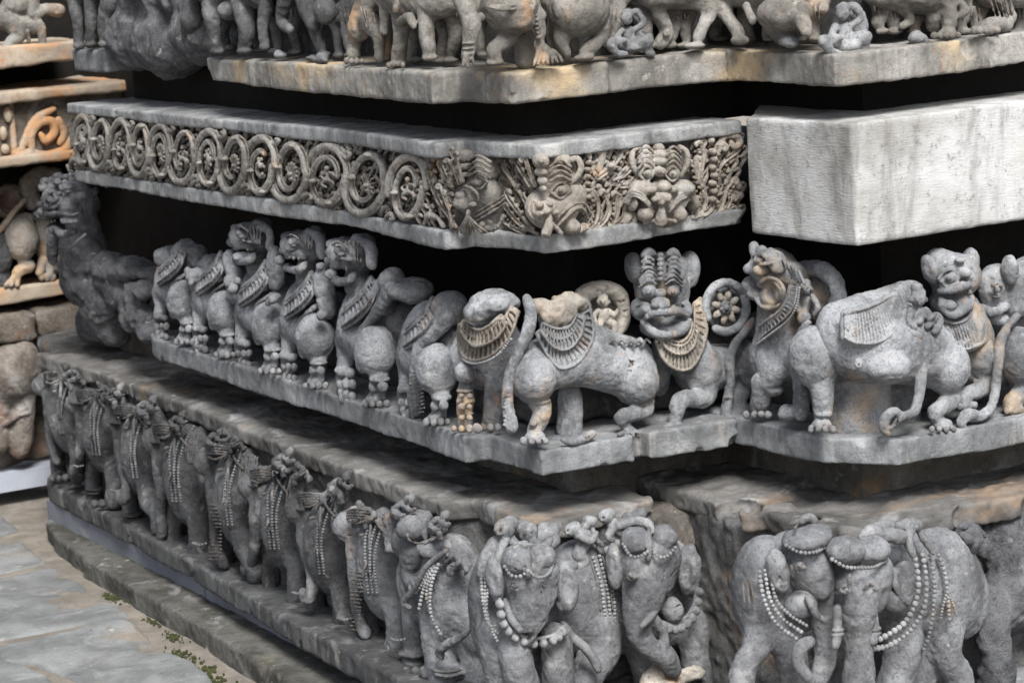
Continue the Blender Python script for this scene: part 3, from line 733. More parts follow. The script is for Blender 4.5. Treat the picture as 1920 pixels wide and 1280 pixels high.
F.t([(1005, 745, .015, 20), (1018, 770, .03, 15), (1010, 792, .03, 14), (1000, 812, .03, 13)], .006)
F.b(998, 706, .020, 40, 52, .052, 0, .003); F.b(1191, 712, .026, 38, 50, .052, 0, .003)
F.b(1013, 752, .03, 19, 8, None, 0, .003); F.b(1017, 784, .042, 9, 10, None, 0, .003); F.b(1000, 792, .042, 9, 9, None, 0, .003)
paw(F, 1003, 822, .045, 17)
F.t([(1205, 755, .03, 18), (1207, 768, .035, 15), (1186, 776, .045, 14), (1166, 781, .05, 13), (1172, 796, .045, 8), (1180, 806, .045, 8)], .004)
F.b(1206, 752, .03, 19, 6, None, 0, .002); F.t([(1180, 806, .05, 6), (1160, 815, .065, 3.5)], .002); F.t([(1180, 806, .05, 6), (1174, 819, .065, 3.5)], .002)
F.t([(1182, 806, .05, 6), (1188, 818, .062, 3.5)], .002); F.t([(1184, 805, .05, 6), (1200, 812, .06, 3.5)], .002)
F.t([(1069, 735, -.03, 20), (1071, 775, -.035, 20), (1068, 812, -.035, 23)], .01)
F.t([(1100, 640, -.01, 34), (1150, 665, -.01, 36), (1195, 665, 0, 26)], .015)
for r in (30, 23, 16):                              # curls carved on the shoulder and thigh
    F.t([(1191 + r * math.cos(a), 712 + r * 1.2 * math.sin(a), .064 - r * .0007, 1.6) for a in np.linspace(2.6, 4.6, 7)], .001, True)
for x in (1150, 1165, 1182, 1198, 1212):
    F.t([(x - 14, 648 + (x - 1150) * .1, .03, 5), (x, 636, .04, 4), (x + 8, 643, .05, 3)], .003)
F.t([(1046, 600, .0, 36), (1062, 588, -.01, 30), (1085, 572, -.01, 20)], .01)
F.part('broken_neck', 'tanlion', noise=((.003, .010), (.005, .03)))
F.b(1045, 586, .036, 37, 27, .02, -8, .004); F.b(1068, 566, .015, 34, 17, .03, -12, .006); F.b(1012, 574, .02, 16, 18, .02, 0, .006)
F.part('collar', 'lion', 0.0019, ((.0008, .01),))
F.arc([(1006, 626, .03), (1028, 668, .045), (1050, 690, .05), (1080, 682, .05), (1103, 655, .045), (1113, 620, .035), (1105, 572, .025)],
      [(1018, 616, .04), (1040, 634, .05), (1062, 632, .05), (1078, 617, .045), (1088, 590, .03)], 30, 2.3)
F.part('collar_inner', 'lion', 0.0019, ((.0008, .01),))
F.arc([(1016, 624, .048), (1038, 650, .056), (1064, 655, .058), (1087, 632, .052), (1096, 595, .04)],
      [(1018, 606, .045), (1045, 616, .05), (1068, 612, .05), (1082, 590, .04)], 24, 2.0)
F.part('tail', 'lion')
F.t([(988, 560, .01, 8), (996, 585, .03, 11), (990, 620, .035, 12), (972, 662, .03, 9), (956, 700, .02, 9), (952, 730, .02, 9)], .004)
F.t([(953, 726, .022, 10), (953, 765, .03, 11), (960, 800, .035, 12)], .004)
for i in range(9): F.t([(944, 732 + i * 8, .035, 2.2), (964, 738 + i * 8, .04, 2.2)], .001)
F.build()
F = Fig('carved_arch', 'curled back trunk arching over a tiny rider between the headless lion and the grinning one', 'stone carving', 'y', 0.11, 'tanlion', 'curled trunks behind the beasts')
F.t([(1083, 566, 0, 13), (1100, 549, 0, 15), (1130, 541, 0, 14), (1156, 550, 0, 14), (1168, 576, 0, 13), (1168, 606, 0, 12), (1152, 628, .01, 11)], .006)
F.t([(1088, 570, -.02, 10), (1100, 600, -.02, 14), (1120, 630, -.02, 16)], .01); F.b(1130, 590, -.03, 38, 45, .012, 0, .01)
for i in range(7):
    a = 3.4 + i * .5; F.t([(1130 + 32 * math.cos(a), 580 + 34 * math.sin(a), .012, 1.8), (1130 + 42 * math.cos(a), 580 + 44 * math.sin(a), .012, 1.8)], .001, True)
F.build()
rider('tiny rider sitting under the curled trunk behind the headless corner lion', 'y', .10, [('h', 1131, 565, .012, 10), ('b', 1132, 590, .008, 12, 16), ('t', [(1122, 582, .01, 5), (1112, 594, .016, 4), (1118, 606, .02, 4)]),
  ('t', [(1142, 583, .01, 5), (1152, 592, .016, 4), (1158, 580, .02, 4)]), ('t', [(1126, 602, .01, 7), (1122, 622, .018, 6), (1132, 640, .02, 6), (1142, 645, .022, 5)]), ('t', [(1138, 602, .01, 7), (1154, 610, .018, 6), (1150, 624, .02, 5)])], 'tanlion')
F = Fig('broken_fragment', 'loose crescent of carved stone lying on the slab in front of the headless lion', 'stone fragment', 'y', 0.03, 'lion', None, 0.0022)
F.t([(1054, 824, .02, 6), (1070, 828, .022, 8), (1090, 824, .022, 9), (1110, 812, .02, 8)], .004)
for i in range(9): F.b(1056 + i * 6, 829 - max(0, i - 3) * 2.4, .032, 2.6, 2.6, None, 0, .001)
F.build()

# --- lion with its grinning face turned to the viewer
F = Fig('carved_lion', 'lion with a full grinning face turned to the viewer, beside the flower disc', 'carved lion', 'y', 0.07, 'lion', GL)
F.t([(1292, 660, -.01, 40), (1310, 700, 0, 34), (1330, 690, -.01, 34), (1370, 680, -.02, 30)], .02)
F.b(1318, 690, .01, 30, 42, .04, 0, .01); F.t([(1252, 640, -.03, 26), (1238, 690, -.03, 16), (1238, 730, -.03, 14)], .012)
F.t([(1325, 730, .02, 19), (1318, 748, .025, 17), (1288, 746, .04, 15), (1271, 757, .045, 14), (1268, 778, .045, 10), (1262, 796, .045, 9)], .006)
for dx, dy in ((-18, 10), (-6, 15), (8, 14), (22, 8)): F.t([(1264, 793, .05, 7), (1264 + dx, 792 + dy, .06, 3.8)], .002)
F.b(1402, 682, .005, 28, 50, .045, 0, .003)
for r in (26, 20, 14, 8):
    F.t([(1400 + r * math.cos(a), 684 + 1.3 * r * math.sin(a), .052 - r * .0007, 1.5) for a in np.linspace(1.4, 4.8, 9)], .001, True)
F.t([(1395, 720, -.01, 22), (1378, 750, -.01, 16), (1392, 778, 0, 14)], .01)
F.part('head', 'lion', 0.0019, ((.0009, .006), (.0016, .03)))
F.b(1241, 540, -.005, 50, 66, .05, 0, .01); F.b(1241, 505, -.005, 50, 32, .04, 0, .01); F.b(1248, 612, .010, 45, 24, .05, 0, .01)
F.b(1190, 503, -.005, 15, 32, .028, 6, .006); F.b(1293, 505, -.005, 15, 35, .028, -6, .006)
F.b(1190, 508, .022, 6, 20, .010, 6, .003, True); F.b(1294, 512, .022, 6, 22, .010, -6, .003, True)
F.t([(1238, 478, .03, 7), (1238, 500, .045, 6), (1238, 525, .055, 6)], .003)
for q in range(6): F.b(1238, 478 + q * 9, .052 + q * .003, 5, 4, .008, 0, .0008)
for sx in (-1, 1):
    cx = 1239 + sx * 23
    F.t([(cx - sx * 10, 476, .038, 5), (cx, 472, .04, 7), (cx + sx * 9, 479, .036, 6)], .003)
    for q in range(3): F.t([(cx - sx * 9, 488 + q * 9, .045, 2.8), (cx + sx * 2, 483 + q * 9, .05, 3.2), (cx + sx * 13, 492 + q * 9, .042, 2.8)], .0008)
    F.b(cx, 546, .056, 13, 12, .014, 0, .002); F.b(cx, 547, .070, 5, 5, .004, 0, .001)
    for j in range(3): F.t([(cx - sx * 15, 534 - j * 8, .056 - j * .003, 2.9), (cx, 525 - j * 8, .063 - j * .003, 3.2), (cx + sx * 17, 538 - j * 7, .05 - j * .003, 2.9)], .0008)
    F.b(1240 + sx * 38, 580, .02, 14, 22, .03, 0, .006)
    F.t([(1240 + sx * 10, 590, .070, 7), (1240 + sx * 28, 580, .062, 7), (1240 + sx * 44, 588, .040, 7)], .003); F.t([(1240 + sx * 14, 580, .064, 2.6), (1240 + sx * 30, 569, .058, 2.6), (1240 + sx * 46, 574, .036, 2.6)], .0008)
    F.b(1240 + sx * 27, 594, .066, 4, 6, None, 0, .001)
F.b(1239, 549, .066, 10, 9, .012, 0, .002); F.b(1239, 568, .066, 17, 12, .016, 0, .003); F.b(1228, 572, .078, 7, 6, .009, 0, .001); F.b(1250, 572, .078, 7, 6, .009, 0, .001)
F.b(1252, 604, .062, 33, 11, .035, 0, .003, True)
F.t([(1208, 598, .050, 4), (1222, 588, .070, 7), (1244, 584, .078, 8), (1268, 584, .072, 7), (1288, 592, .050, 4)], .002); F.b(1240, 573, .078, 7, 9, .010, 0, .002)
F.t([(1206, 602, .045, 6), (1224, 621, .060, 7), (1249, 628, .066, 7), (1276, 621, .058, 7), (1292, 602, .04, 6)], .003)
F.t([(1216, 618, .056, 2), (1248, 636, .066, 2), (1282, 620, .055, 2)], .0008)
F.part('collar', 'tanlion', 0.0019, ((.0008, .01),))
F.arc([(1230, 640, .03), (1244, 672, .05), (1268, 692, .055), (1295, 690, .055), (1315, 660, .045), (1324, 615, .03), (1313, 560, .01)],
      [(1238, 622, .035), (1255, 642, .05), (1277, 648, .055), (1294, 636, .05), (1302, 610, .04), (1302, 570, .02)], 34, 2.2)
F.part('collar_inner', 'tanlion', 0.0019, ((.0008, .01),))
F.arc([(1236, 632, .045), (1254, 656, .058), (1278, 664, .06), (1300, 650, .055), (1309, 620, .045)],
      [(1240, 618, .04), (1258, 636, .05), (1278, 640, .055), (1292, 628, .05), (1298, 606, .04)], 22, 1.9)
F.part('tail', 'lion')
F.t([(1412, 600, .03, 6), (1396, 622, .035, 7), (1378, 645, .04, 8), (1369, 675, .045, 8.5), (1370, 710, .045, 8.5), (1366, 745, .045, 8)], .004)
F.t([(1366, 742, .046, 9), (1362, 765, .048, 10), (1360, 793, .045, 8)], .003)
for i in range(4): F.t([(1354 + i * 5, 748, .056, 2.2), (1350 + i * 7, 794, .056, 2.2)], .001)
F.t([(1357, 745, .056, 3), (1375, 745, .056, 3)], .001)
F.build()
F = Fig('flower_disc', 'round flower medallion framed by a curled tail to the right of the grinning lion', 'stone medallion', 'y', 0.07, 'lion', None, 0.0019, ((.0009, .008),))
F.t([(1361 + 38 * math.cos(a), 576 + 46 * math.sin(a), .02, 7.5) for a in np.linspace(2.7, 2.7 + 5.7, 22)], .003)
F.b(1361, 576, -.015, 40, 48, .016, 0, .003)
F.part('petals', 'scroll', .0017, ((.0008, .006),))
for i in range(8):
    a = i * math.pi / 4 + .2; c, s_ = math.cos(a), math.sin(a)
    F.t([(1361 + 12 * c, 576 + 14 * s_, .008, 6.5), (1361 + 21 * c, 576 + 25 * s_, .014, 6), (1361 + 31 * c, 576 + 37 * s_, .006, 1.5)], .001)
F.part('flower_centre', 'lion', .0017, ((.0008, .006),))
for i in range(8):
    a = i * math.pi / 4 + .5; F.b(1361 + 8 * math.cos(a), 576 + 9 * math.sin(a), .022, 4, 4, None, 0, .001)
F.b(1361, 576, .025, 6, 6, .008, 0, .002)
F.build()

# --- roaring lion rearing on the return of the bay
F = Fig('carved_lion', 'roaring lion', 'carved lion', 'x', 0.43, 'lion', GL)
F.label = 'roaring lion in profile with ring shaped jaws, right of the flower disc'
F.t([(1460, 560, 0, 34), (1462, 620, 0, 36), (1450, 680, 0, 38), (1500, 660, 0, 38)], .02)
F.b(1446, 682, .03, 28, 40, None, 0, .01)
F.t([(1462, 690, .03, 24), (1440, 715, .04, 18), (1424, 714, .05, 13), (1428, 736, .045, 15), (1424, 766, .04, 17)], .008)
F.b(1452, 728, .03, 18, 14, None, 0, .004); F.toes(1420, 776, .05, 17, 4)
F.b(1532, 668, .038, 42, 60, .055, 0, .004)
F.t([(1541, 715, .04, 20), (1543, 745, .045, 17), (1541, 780, .045, 15)], .008); paw(F, 1541, 800, .055, 17)
F.b(1543, 776, .05, 17, 5, None, 0, .002)
for x in (1545, 1550): F.t([(x, 740, .062, 1.5), (x - 4, 775, .062, 1.5)], .001, True)
F.part('head', 'lion', .0022, ((.001, .008), (.002, .03)))
F.b(1448, 500, .01, 30, 34, .05, 0, .01); F.b(1480, 520, -.005, 34, 30, .04, -30, .012); F.b(1470, 555, 0, 34, 36, .05, 0, .01)
F.b(1414, 462, .03, 9, 10); F.b(1415, 474, .035, 9, 8); F.b(1428, 468, .03, 10, 9); F.b(1443, 474, .03, 12, 9)
F.b(1412, 503, .045, 12, 12, .02, 0, .004); F.b(1428, 505, .05, 13, 12, .02, 0, .004); F.b(1426, 488, .045, 10, 9, .015, 0, .003); F.eye(1427, 487, .046, 9, 7)
F.t([(1412, 480, .05, 3), (1428, 476, .056, 3.5), (1446, 486, .05, 3)], .001); F.t([(1412, 492, .05, 3), (1430, 497, .06, 3), (1446, 494, .055, 3)], .001)
F.b(1456, 492, .035, 11, 24, .02, -28, .004); F.b(1458, 496, .05, 5, 15, .012, -28, .003, True)
for i in range(5): F.t([(1470 + i * 7, 488 + i * 5, .03, 3.5), (1484 + i * 6, 520 + i * 3, .03, 3.5)], .002)
F.b(1408, 532, .04, 12, 16, .02, 0, .006); F.b(1418, 550, .04, 12, 14, .02, 0, .006)
F.b(1443, 548, .05, 18, 22, .045, 0, .003, True)
for rr, dd in ((1.0, 3.6), (.78, 3.2)): F.t([(1443 + 27 * rr * math.cos(a), 550 + 29 * rr * math.sin(a), .048 - (1 - rr) * .06, dd) for a in np.linspace(-2.6, 2.9, 16)], .002)
F.b(1438, 560, .025, 13, 9, .02, 0, .004); F.b(1430, 534, .04, 5, 7, .01, 0, .002)
F.part('collar', 'lion', .0019, ((.0008, .01),))
F.arc([(1421, 640, .045), (1445, 618, .055), (1472, 596, .055), (1489, 570, .045), (1495, 535, .03)],
      [(1424, 612, .045), (1440, 600, .055), (1460, 585, .055), (1476, 562, .05), (1482, 535, .035)], 26, 1.8)
F.beads([(1421, 644, .05), (1448, 624, .06), (1476, 602, .06), (1493, 574, .05), (1499, 540, .035)], 2.6)
F.part('tail', 'lion')
F.t([(1515, 605, .03, 7), (1496, 635, .035, 9), (1486, 668, .04, 10), (1494, 705, .04, 10), (1502, 745, .04, 12), (1500, 775, .04, 16)], .006)
F.b(1478, 774, .05, 19, 17, .02, 0, .004); F.b(1478, 776, .072, 7, 6, .01, 0, .003, True)
F.build()
F = Fig('carved_arch', 'tan edged curled trunk arching over a rider behind the roaring lion', 'stone carving', 'x', 0.47, 'lion', 'curled trunks behind the beasts')
F.t([(1496, 520, .01, 12), (1512, 506, 0, 15), (1540, 506, 0, 16), (1562, 524, 0, 15), (1572, 552, 0, 14), (1570, 585, 0, 18)], .008)
F.b(1540, 565, -.02, 30, 48, .03, 0, .01); F.build()
rider('rider with a raised knee behind the roaring lion', 'x', .45, [('h', 1510, 540, .02, 12), ('b', 1513, 566, .015, 12, 17), ('t', [(1500, 560, .02, 5), (1496, 580, .03, 5), (1506, 592, .035, 4)]),
   ('t', [(1512, 580, .02, 8), (1504, 600, .03, 8), (1516, 612, .03, 6)]), ('b', 1508, 596, .035, 13, 14), ('t', [(1524, 555, .02, 5), (1534, 575, .025, 5), (1526, 590, .03, 4)])], 'lion')

# --- headless saddled beast on the front of the bay
F = Fig('carved_lion', 'big headless beast with a fan shaped saddle cloth and a broken round belly stump', 'carved lion', 'y', -0.34, 'lion', GL)
F.t([(1570, 610, -.03, 30), (1610, 640, -.01, 62), (1660, 640, 0, 62), (1710, 650, 0, 55), (1755, 670, 0, 48)], .03)
F.t([(1560, 592, -.03, 16), (1620, 574, -.02, 18), (1680, 556, -.02, 18), (1715, 545, -.02, 14)], .02)
F.t([(1615, 700, -.075, 55), (1608, 750, -.08, 55), (1604, 790, -.08, 55)], .02); F.t([(1680, 720, -.09, 45), (1680, 790, -.09, 48)], .02)
F.b(1772, 686, .025, 40, 54, .052, 0, .003)
F.t([(1784, 728, .02, 21), (1788, 745, .03, 18), (1768, 762, .045, 16), (1752, 772, .045, 13), (1762, 790, .04, 12)], .006); paw(F, 1768, 800, .05, 17)
F.b(1662, 686, .055, 40, 32, .045, 0, .006); F.b(1654, 725, .06, 40, 12, .07, 0, .002, True); F.b(1640, 722, .05, 26, 8, .05, 20, .003, True)
F.part('boss', 'lion', .0017, ((.0006, .01),)); F.b(1610, 681, .058, 9, 10, .006, 0, .001); F.b(1610, 681, .064, 6, 7, .004, 0, .001, True); F.b(1610, 681, .062, 2.6, 2.8, .004, 0, .001)
F.part('saddle_cloth', 'lion', 0.0019, ((.0008, .01),))
F.arc([(1582, 632, .052), (1603, 642, .062), (1635, 644, .066), (1666, 632, .066), (1684, 605, .058), (1690, 572, .04)],
      [(1582, 588, .040), (1600, 584, .045), (1624, 578, .05), (1648, 568, .05), (1666, 558, .045), (1680, 552, .035)], 40, 1.8, 7)
F.part('tail', 'lion')
F.t([(1766, 632, .05, 5), (1748, 640, .055, 8), (1733, 664, .06, 9), (1727, 705, .06, 9), (1722, 745, .06, 9), (1712, 772, .062, 9), (1690, 780, .065, 8), (1678, 770, .065, 7), (1664, 778, .062, 8), (1656, 798, .06, 8), (1664, 812, .06, 6)], .004)
for i in range(4): F.t([(1700 - i * 6, 775 + i * 3, .072, 3), (1690 - i * 6, 790 + i * 4, .07, 3)], .001)
F.build()
rider('small crowned figure seated between the big headless beast and the bulging eyed lion', 'y', -0.36, [('h', 1722, 560, .035, 14), ('b', 1718, 538, .03, 12, 10), ('b', 1722, 590, .03, 16, 17), ('b', 1722, 602, .045, 10, 8),
  ('t', [(1708, 582, .03, 7), (1704, 604, .045, 6), (1716, 614, .05, 5)]), ('t', [(1736, 582, .03, 7), (1748, 600, .04, 6), (1738, 612, .05, 5)]), ('t', [(1712, 610, .03, 9), (1706, 624, .045, 8), (1724, 630, .05, 7)]),
  ('t', [(1732, 608, .03, 9), (1756, 592, .04, 7), (1764, 604, .045, 6), (1752, 622, .05, 6)]), ('t', [(1742, 598, .05, 5), (1754, 588, .055, 4)])], 'lion')

# --- lion facing right with a huge round eye
F = Fig('carved_lion', 'lion with a huge round eye facing right, paw lifted, near the right edge', 'carved lion', 'y', -0.34, 'lion', GL)
F.t([(1800, 580, -.02, 36), (1822, 640, -.01, 36), (1830, 690, -.01, 32), (1870, 680, -.03, 36)], .02)
F.b(1832, 668, .01, 28, 44, .045, 0, .01)
F.t([(1842, 700, .02, 18), (1848, 722, .025, 16), (1826, 734, .04, 15), (1808, 742, .045, 12), (1810, 756, .045, 11)], .005)
for i in range(4): F.b(1800 + i * 9, 762 - i, .055, 6, 8, None, 0, .002)
F.part('head', 'lion', .0022, ((.001, .008), (.002, .03)))
F.b(1790, 516, .005, 40, 44, .055, 0, .01); F.b(1764, 500, -.005, 28, 34, .04, 20, .01); F.b(1784, 566, .01, 32, 26, .05, 0, .01)
F.b(1745, 505, .02, 13, 32, .02, 22, .004); F.b(1743, 510, .036, 6, 20, .012, 22, .003, True)
F.b(1818, 490, .0, 12, 26, .025, -10, .004); F.b(1820, 494, .022, 5, 15, .012, -10, .003, True)
F.eye(1779, 521, .046, 14, 13)
F.t([(1762, 524, .05, 3), (1770, 508, .058, 3.4), (1784, 505, .06, 3.4), (1794, 514, .055, 3)], .001); F.t([(1760, 516, .045, 3), (1770, 498, .054, 3.4), (1786, 495, .056, 3)], .001); F.t([(1764, 534, .05, 3), (1780, 538, .056, 3), (1793, 530, .056, 3)], .001)
F.b(1806, 510, .055, 11, 10, .018, 0, .004); F.b(1814, 500, .045, 8, 7, .012, 0, .003); F.b(1800, 488, .045, 10, 6, .012, 0, .003); F.b(1812, 520, .05, 9, 7, .014, 0, .003)
F.b(1786, 558, .062, 26, 12, .03, 8, .003, True)
F.t([(1762, 546, .045, 6), (1786, 542, .062, 7), (1808, 536, .06, 8), (1822, 534, .045, 7)], .003); F.t([(1764, 560, .04, 6), (1772, 580, .052, 8), (1792, 588, .058, 8), (1814, 574, .05, 7), (1822, 556, .04, 6)], .004)
F.b(1776, 572, .052, 13, 10, .02, 0, .003); F.b(1800, 542, .068, 5, 6, .008, 0, .001); F.b(1818, 548, .055, 5, 7, .008, 0, .001)
F.part('collar', 'lion', 0.0019, ((.0008, .01),))
F.arc([(1786, 648, .045), (1806, 655, .055), (1828, 650, .055), (1848, 638, .045), (1850, 606, .03)], [(1766, 600, .04), (1790, 606, .052), (1810, 600, .052), (1822, 588, .045), (1828, 570, .03)], 26, 1.8, 6)
F.build()
F = Fig('carved_lion', 'lion at the right edge showing only its round haunch and lifted paw', 'carved lion', 'y', -0.34, 'lion', GL)
F.b(1906, 665, .025, 36, 54, .052, 0, .003); F.t([(1900, 660, -.02, 45), (1960, 650, -.02, 45)], .02)
F.t([(1912, 710, .02, 20), (1915, 735, .03, 17), (1898, 752, .045, 14), (1896, 766, .045, 13)], .005)
for i in range(4): F.b(1886 + i * 9, 770 - i, .055, 6, 8, None, 0, .002)
F.t([(1905, 570, -.01, 26), (1912, 520, -.01, 26), (1940, 510, -.01, 30)], .01); F.b(1894, 505, .01, 12, 30, .02, 0, .004)
F.part('tail', 'lion')
F.t([(1906, 592, .04, 6), (1888, 615, .05, 8), (1876, 645, .055, 9), (1870, 690, .06, 9), (1866, 735, .06, 9), (1856, 765, .06, 9), (1836, 780, .062, 10), (1814, 776, .062, 11), (1802, 790, .06, 9), (1806, 800, .06, 6)], .004)
F.build()
F = Fig('carved_mask', 'broad human like mask framed by an arch between the last two lions on the right', 'stone carving', 'y', -0.31, 'lion', None)
F.b(1865, 540, .0, 32, 48, .03, 0, .008); F.b(1866, 538, .035, 20, 26, .02, 0, .004, True); F.b(1868, 540, .012, 15, 20, .02, 0, .004)
F.b(1862, 535, .034, 5, 4, .006, 0, .001); F.b(1876, 535, .034, 5, 4, .006, 0, .001); F.b(1869, 543, .036, 4, 7, .008, 0, .001); F.b(1869, 556, .03, 8, 3, .008, 0, .001)
F.t([(1838, 575, .02, 8), (1860, 585, .03, 10), (1888, 575, .025, 8)], .004); F.t([(1845, 590, .01, 12), (1880, 600, .01, 14)], .01)
F.build()

# --- the row striding away along the left face
def row_lion(label, hx, hy, s, head=None, mat='lionL', ruff=True, broken=None, tailside=True, fl=1.0):
    """haunch centre in photo px, s = half height of the haunch; head = centre of the head"""
    F = Fig('carved_lion', label, 'carved lion', 'x', 0.0, mat, GL)
    u = s / 42.0
    X = lambda a: hx + a * u
    Y = lambda a: hy + a * u
    F.t([(X(2), Y(-6), .02, 36 * u), (X(-22), Y(-22), .01, 34 * u), (X(-40), Y(-10), .01, 26 * u)], .02)
    F.t([(X(-28), Y(-34), .01, 32 * u), (X(-22), Y(-62), .0, 28 * u), (X(-12), Y(-92), -.01, 20 * u)], .02)
    F.b(hx, hy + 4 * u, .050, 31 * u, 45 * u, .045, 0, .003)
    F.t([(X(8), Y(-20), .0, 32 * u), (X(38), Y(-46), -.02, 28 * u), (X(44), Y(-10), -.03, 26 * u)], .02)
    # hind leg with its knotted ankle
    F.t([(X(3), Y(36), .05, 17 * u), (X(6), Y(58), .055, 13 * u), (X(2), Y(78), .055, 12 * u)], .006)
    F.b(X(6), Y(52), .06, 17 * u, 6 * u, None, 0, .002)
    F.b(X(10), Y(66), .07, 9 * u, 10 * u, None, 0, .003); F.b(X(-4), Y(66), .07, 9 * u, 10 * u, None, 0, .003)
    paw(F, X(0), Y(90), .06, 15 * u)
    # foreleg lifted with bunched claws
    F.t([(X(-48), Y(0), .025, 18 * u), (X(-50), Y(24), .04, 14 * u), (X(-54), Y(44), .045, 12 * u), (X(-50), Y(66), .045, 14 * u)], .006)
    F.b(X(-56), Y(38), .055, 13 * u, 10 * u, None, 0, .003); F.b(X(-44), Y(42), .05, 10 * u, 9 * u, None, 0, .003)
    for j in range(3):
        F.b(X(-60 + j * 10), Y(60), .06, 7 * u, 9 * u, None, 0, .002); F.b(X(-58 + j * 9), Y(76 + j * 3), .06, 6.5 * u, 9 * u, None, 0, .002)
    F.b(X(-46), Y(86), .05, 17 * u, 9 * u, None, 0, .004)
    if tailside:
        F.part('tail', mat)
        F.t([(X(14), Y(-62), .03, 3.5 * u), (X(-10), Y(-46), .055, 4 * u), (X(-27), Y(-28), .06, 4.5 * u), (X(-33), Y(4), .065, 4.5 * u), (X(-28), Y(30), .07, 5 * u), (X(-22), Y(38), .07, 6 * u)], .003)
    if ruff:
        F.part('collar', mat, 0.0021, ((.0008, .01),))
        F.arc([(X(-64), Y(-22), .035), (X(-48), Y(-34), .06), (X(-26), Y(-50), .065), (X(-8), Y(-72), .055), (X(2), Y(-100), .03)],
              [(X(-58), Y(-62), .035), (X(-46), Y(-72), .05), (X(-32), Y(-84), .05), (X(-18), Y(-100), .045), (X(-8), Y(-118), .03)], 20, 2.0 * u, 5 * u)
        F.arc([(X(-60), Y(-34), .05), (X(-44), Y(-46), .068), (X(-24), Y(-62), .07), (X(-8), Y(-84), .06)],
              [(X(-58), Y(-56), .045), (X(-44), Y(-68), .058), (X(-30), Y(-80), .058), (X(-16), Y(-96), .05)], 14, 1.7 * u, 4 * u)
    if head:
        a, b = head
        F.part('head', mat, .0023, ((.0014, .009), (.003, .03)))
        F.t([(X(-14), Y(-88), .0, 22 * u), (a + 20 * u, b + 50 * u, .0, 17 * u), (a + 26 * u, b + 22 * u, .0, 17 * u)], .01)
        F.b(a + 2 * u, b, .02, 26 * u, 26 * u, .04, 0, .01); F.b(a + 26 * u, b + 2 * u, .005, 26 * u, 34 * u, .035, 25, .01)
        F.b(a + 30 * u, b - 10 * u, .015, 15 * u, 26 * u, .03, 30, .005)
        F.t([(a + 22 * u, b - 24 * u, .03, 8 * u), (a + 44 * u, b - 10 * u, .03, 9 * u), (a + 48 * u, b + 20 * u, .03, 9 * u)], .004)
        F.b(a - 16 * u, b - 14 * u, .03, 13 * u, 10 * u); F.b(a - 22 * u, b - 2 * u, .03, 10 * u, 8 * u, k=.004); F.b(a - 24 * u, b + 12 * u, .03, 10 * u, 9 * u, k=.004)
        F.b(a - 8 * u, b - 4 * u, .055, 9 * u, 9 * u, .012, 0, .003); F.b(a - 4 * u, b + 2 * u, .06, 4 * u, 4 * u, .01, 0, .001)
        for j in range(3): F.b(a + (-14 + j * 9) * u, b + (27 - (j == 1) * 2) * u, .055, 2.6 * u, 4.5 * u, None, 0, .0008)
        F.t([(a - 22 * u, b - 14 * u, .045, 2.4 * u), (a - 8 * u, b - 18 * u, .062, 3 * u), (a + 6 * u, b - 8 * u, .058, 2.4 * u)], .0008); F.t([(a - 20 * u, b + 10 * u, .048, 2 * u), (a - 4 * u, b + 10 * u, .062, 2.4 * u), (a + 12 * u, b + 12 * u, .052, 2 * u)], .0008)
        for j in range(5): F.t([(a + (2 + j * 7) * u, b - 18 * u, .055 - j * .004, 2.4 * u), (a + (8 + j * 5) * u, b + 14 * u, .05 - j * .003, 2.4 * u)], .001)
        F.t([(a - 18 * u, b + 22 * u, .035, 6 * u), (a - 2 * u, b + 18 * u, .045, 7 * u), (a + 14 * u, b + 24 * u, .03, 7 * u)], .004)
        F.b(a - 2 * u, b + 32 * u, .04, 15 * u, 8 * u, .03, 0, .003, True)
        F.t([(a - 20 * u, b + 42 * u, .03, 6 * u), (a - 8 * u, b + 48 * u, .045, 7.5 * u), (a + 8 * u, b + 46 * u, .045, 7.5 * u), (a + 16 * u, b + 36 * u, .035, 6 * u)], .004)
    if broken:
        F.part('broken_neck', mat, .0026, ((.003, .010), (.006, .03)))
        for q in broken: F.b(*q, None, 0, .01)
    return F.build()

row_lion('farthest headless lion on the long slab, its body ending in the broken rock', 346, 560, 36, None, broken=[(325, 482, .0, 34, 22), (350, 472, .01, 26, 26), (368, 484, .0, 24, 28)])
row_lion('second headless lion from the far end of the long slab', 421, 580, 38, None, broken=[(398, 497, .0, 26, 18), (380, 512, .0, 18, 14)])
row_lion('lion with a worn fluted mane and the farthest of the three raised heads', 506, 604, 41, (460, 442))
row_lion('lion with a smooth mane hooked over like a handle, middle of the three raised heads', 592, 628, 42, (556, 458))
row_lion('lion with a broad swept back mane, nearest of the three raised heads on the left', 705, 652, 47, (645, 474))
row_lion('headless lion with two round broken lumps where its head was', 820, 688, 46, None, broken=[(716, 556, .02, 26, 36), (775, 545, .0, 34, 26), (750, 548, .03, 22, 16)], tailside=False)
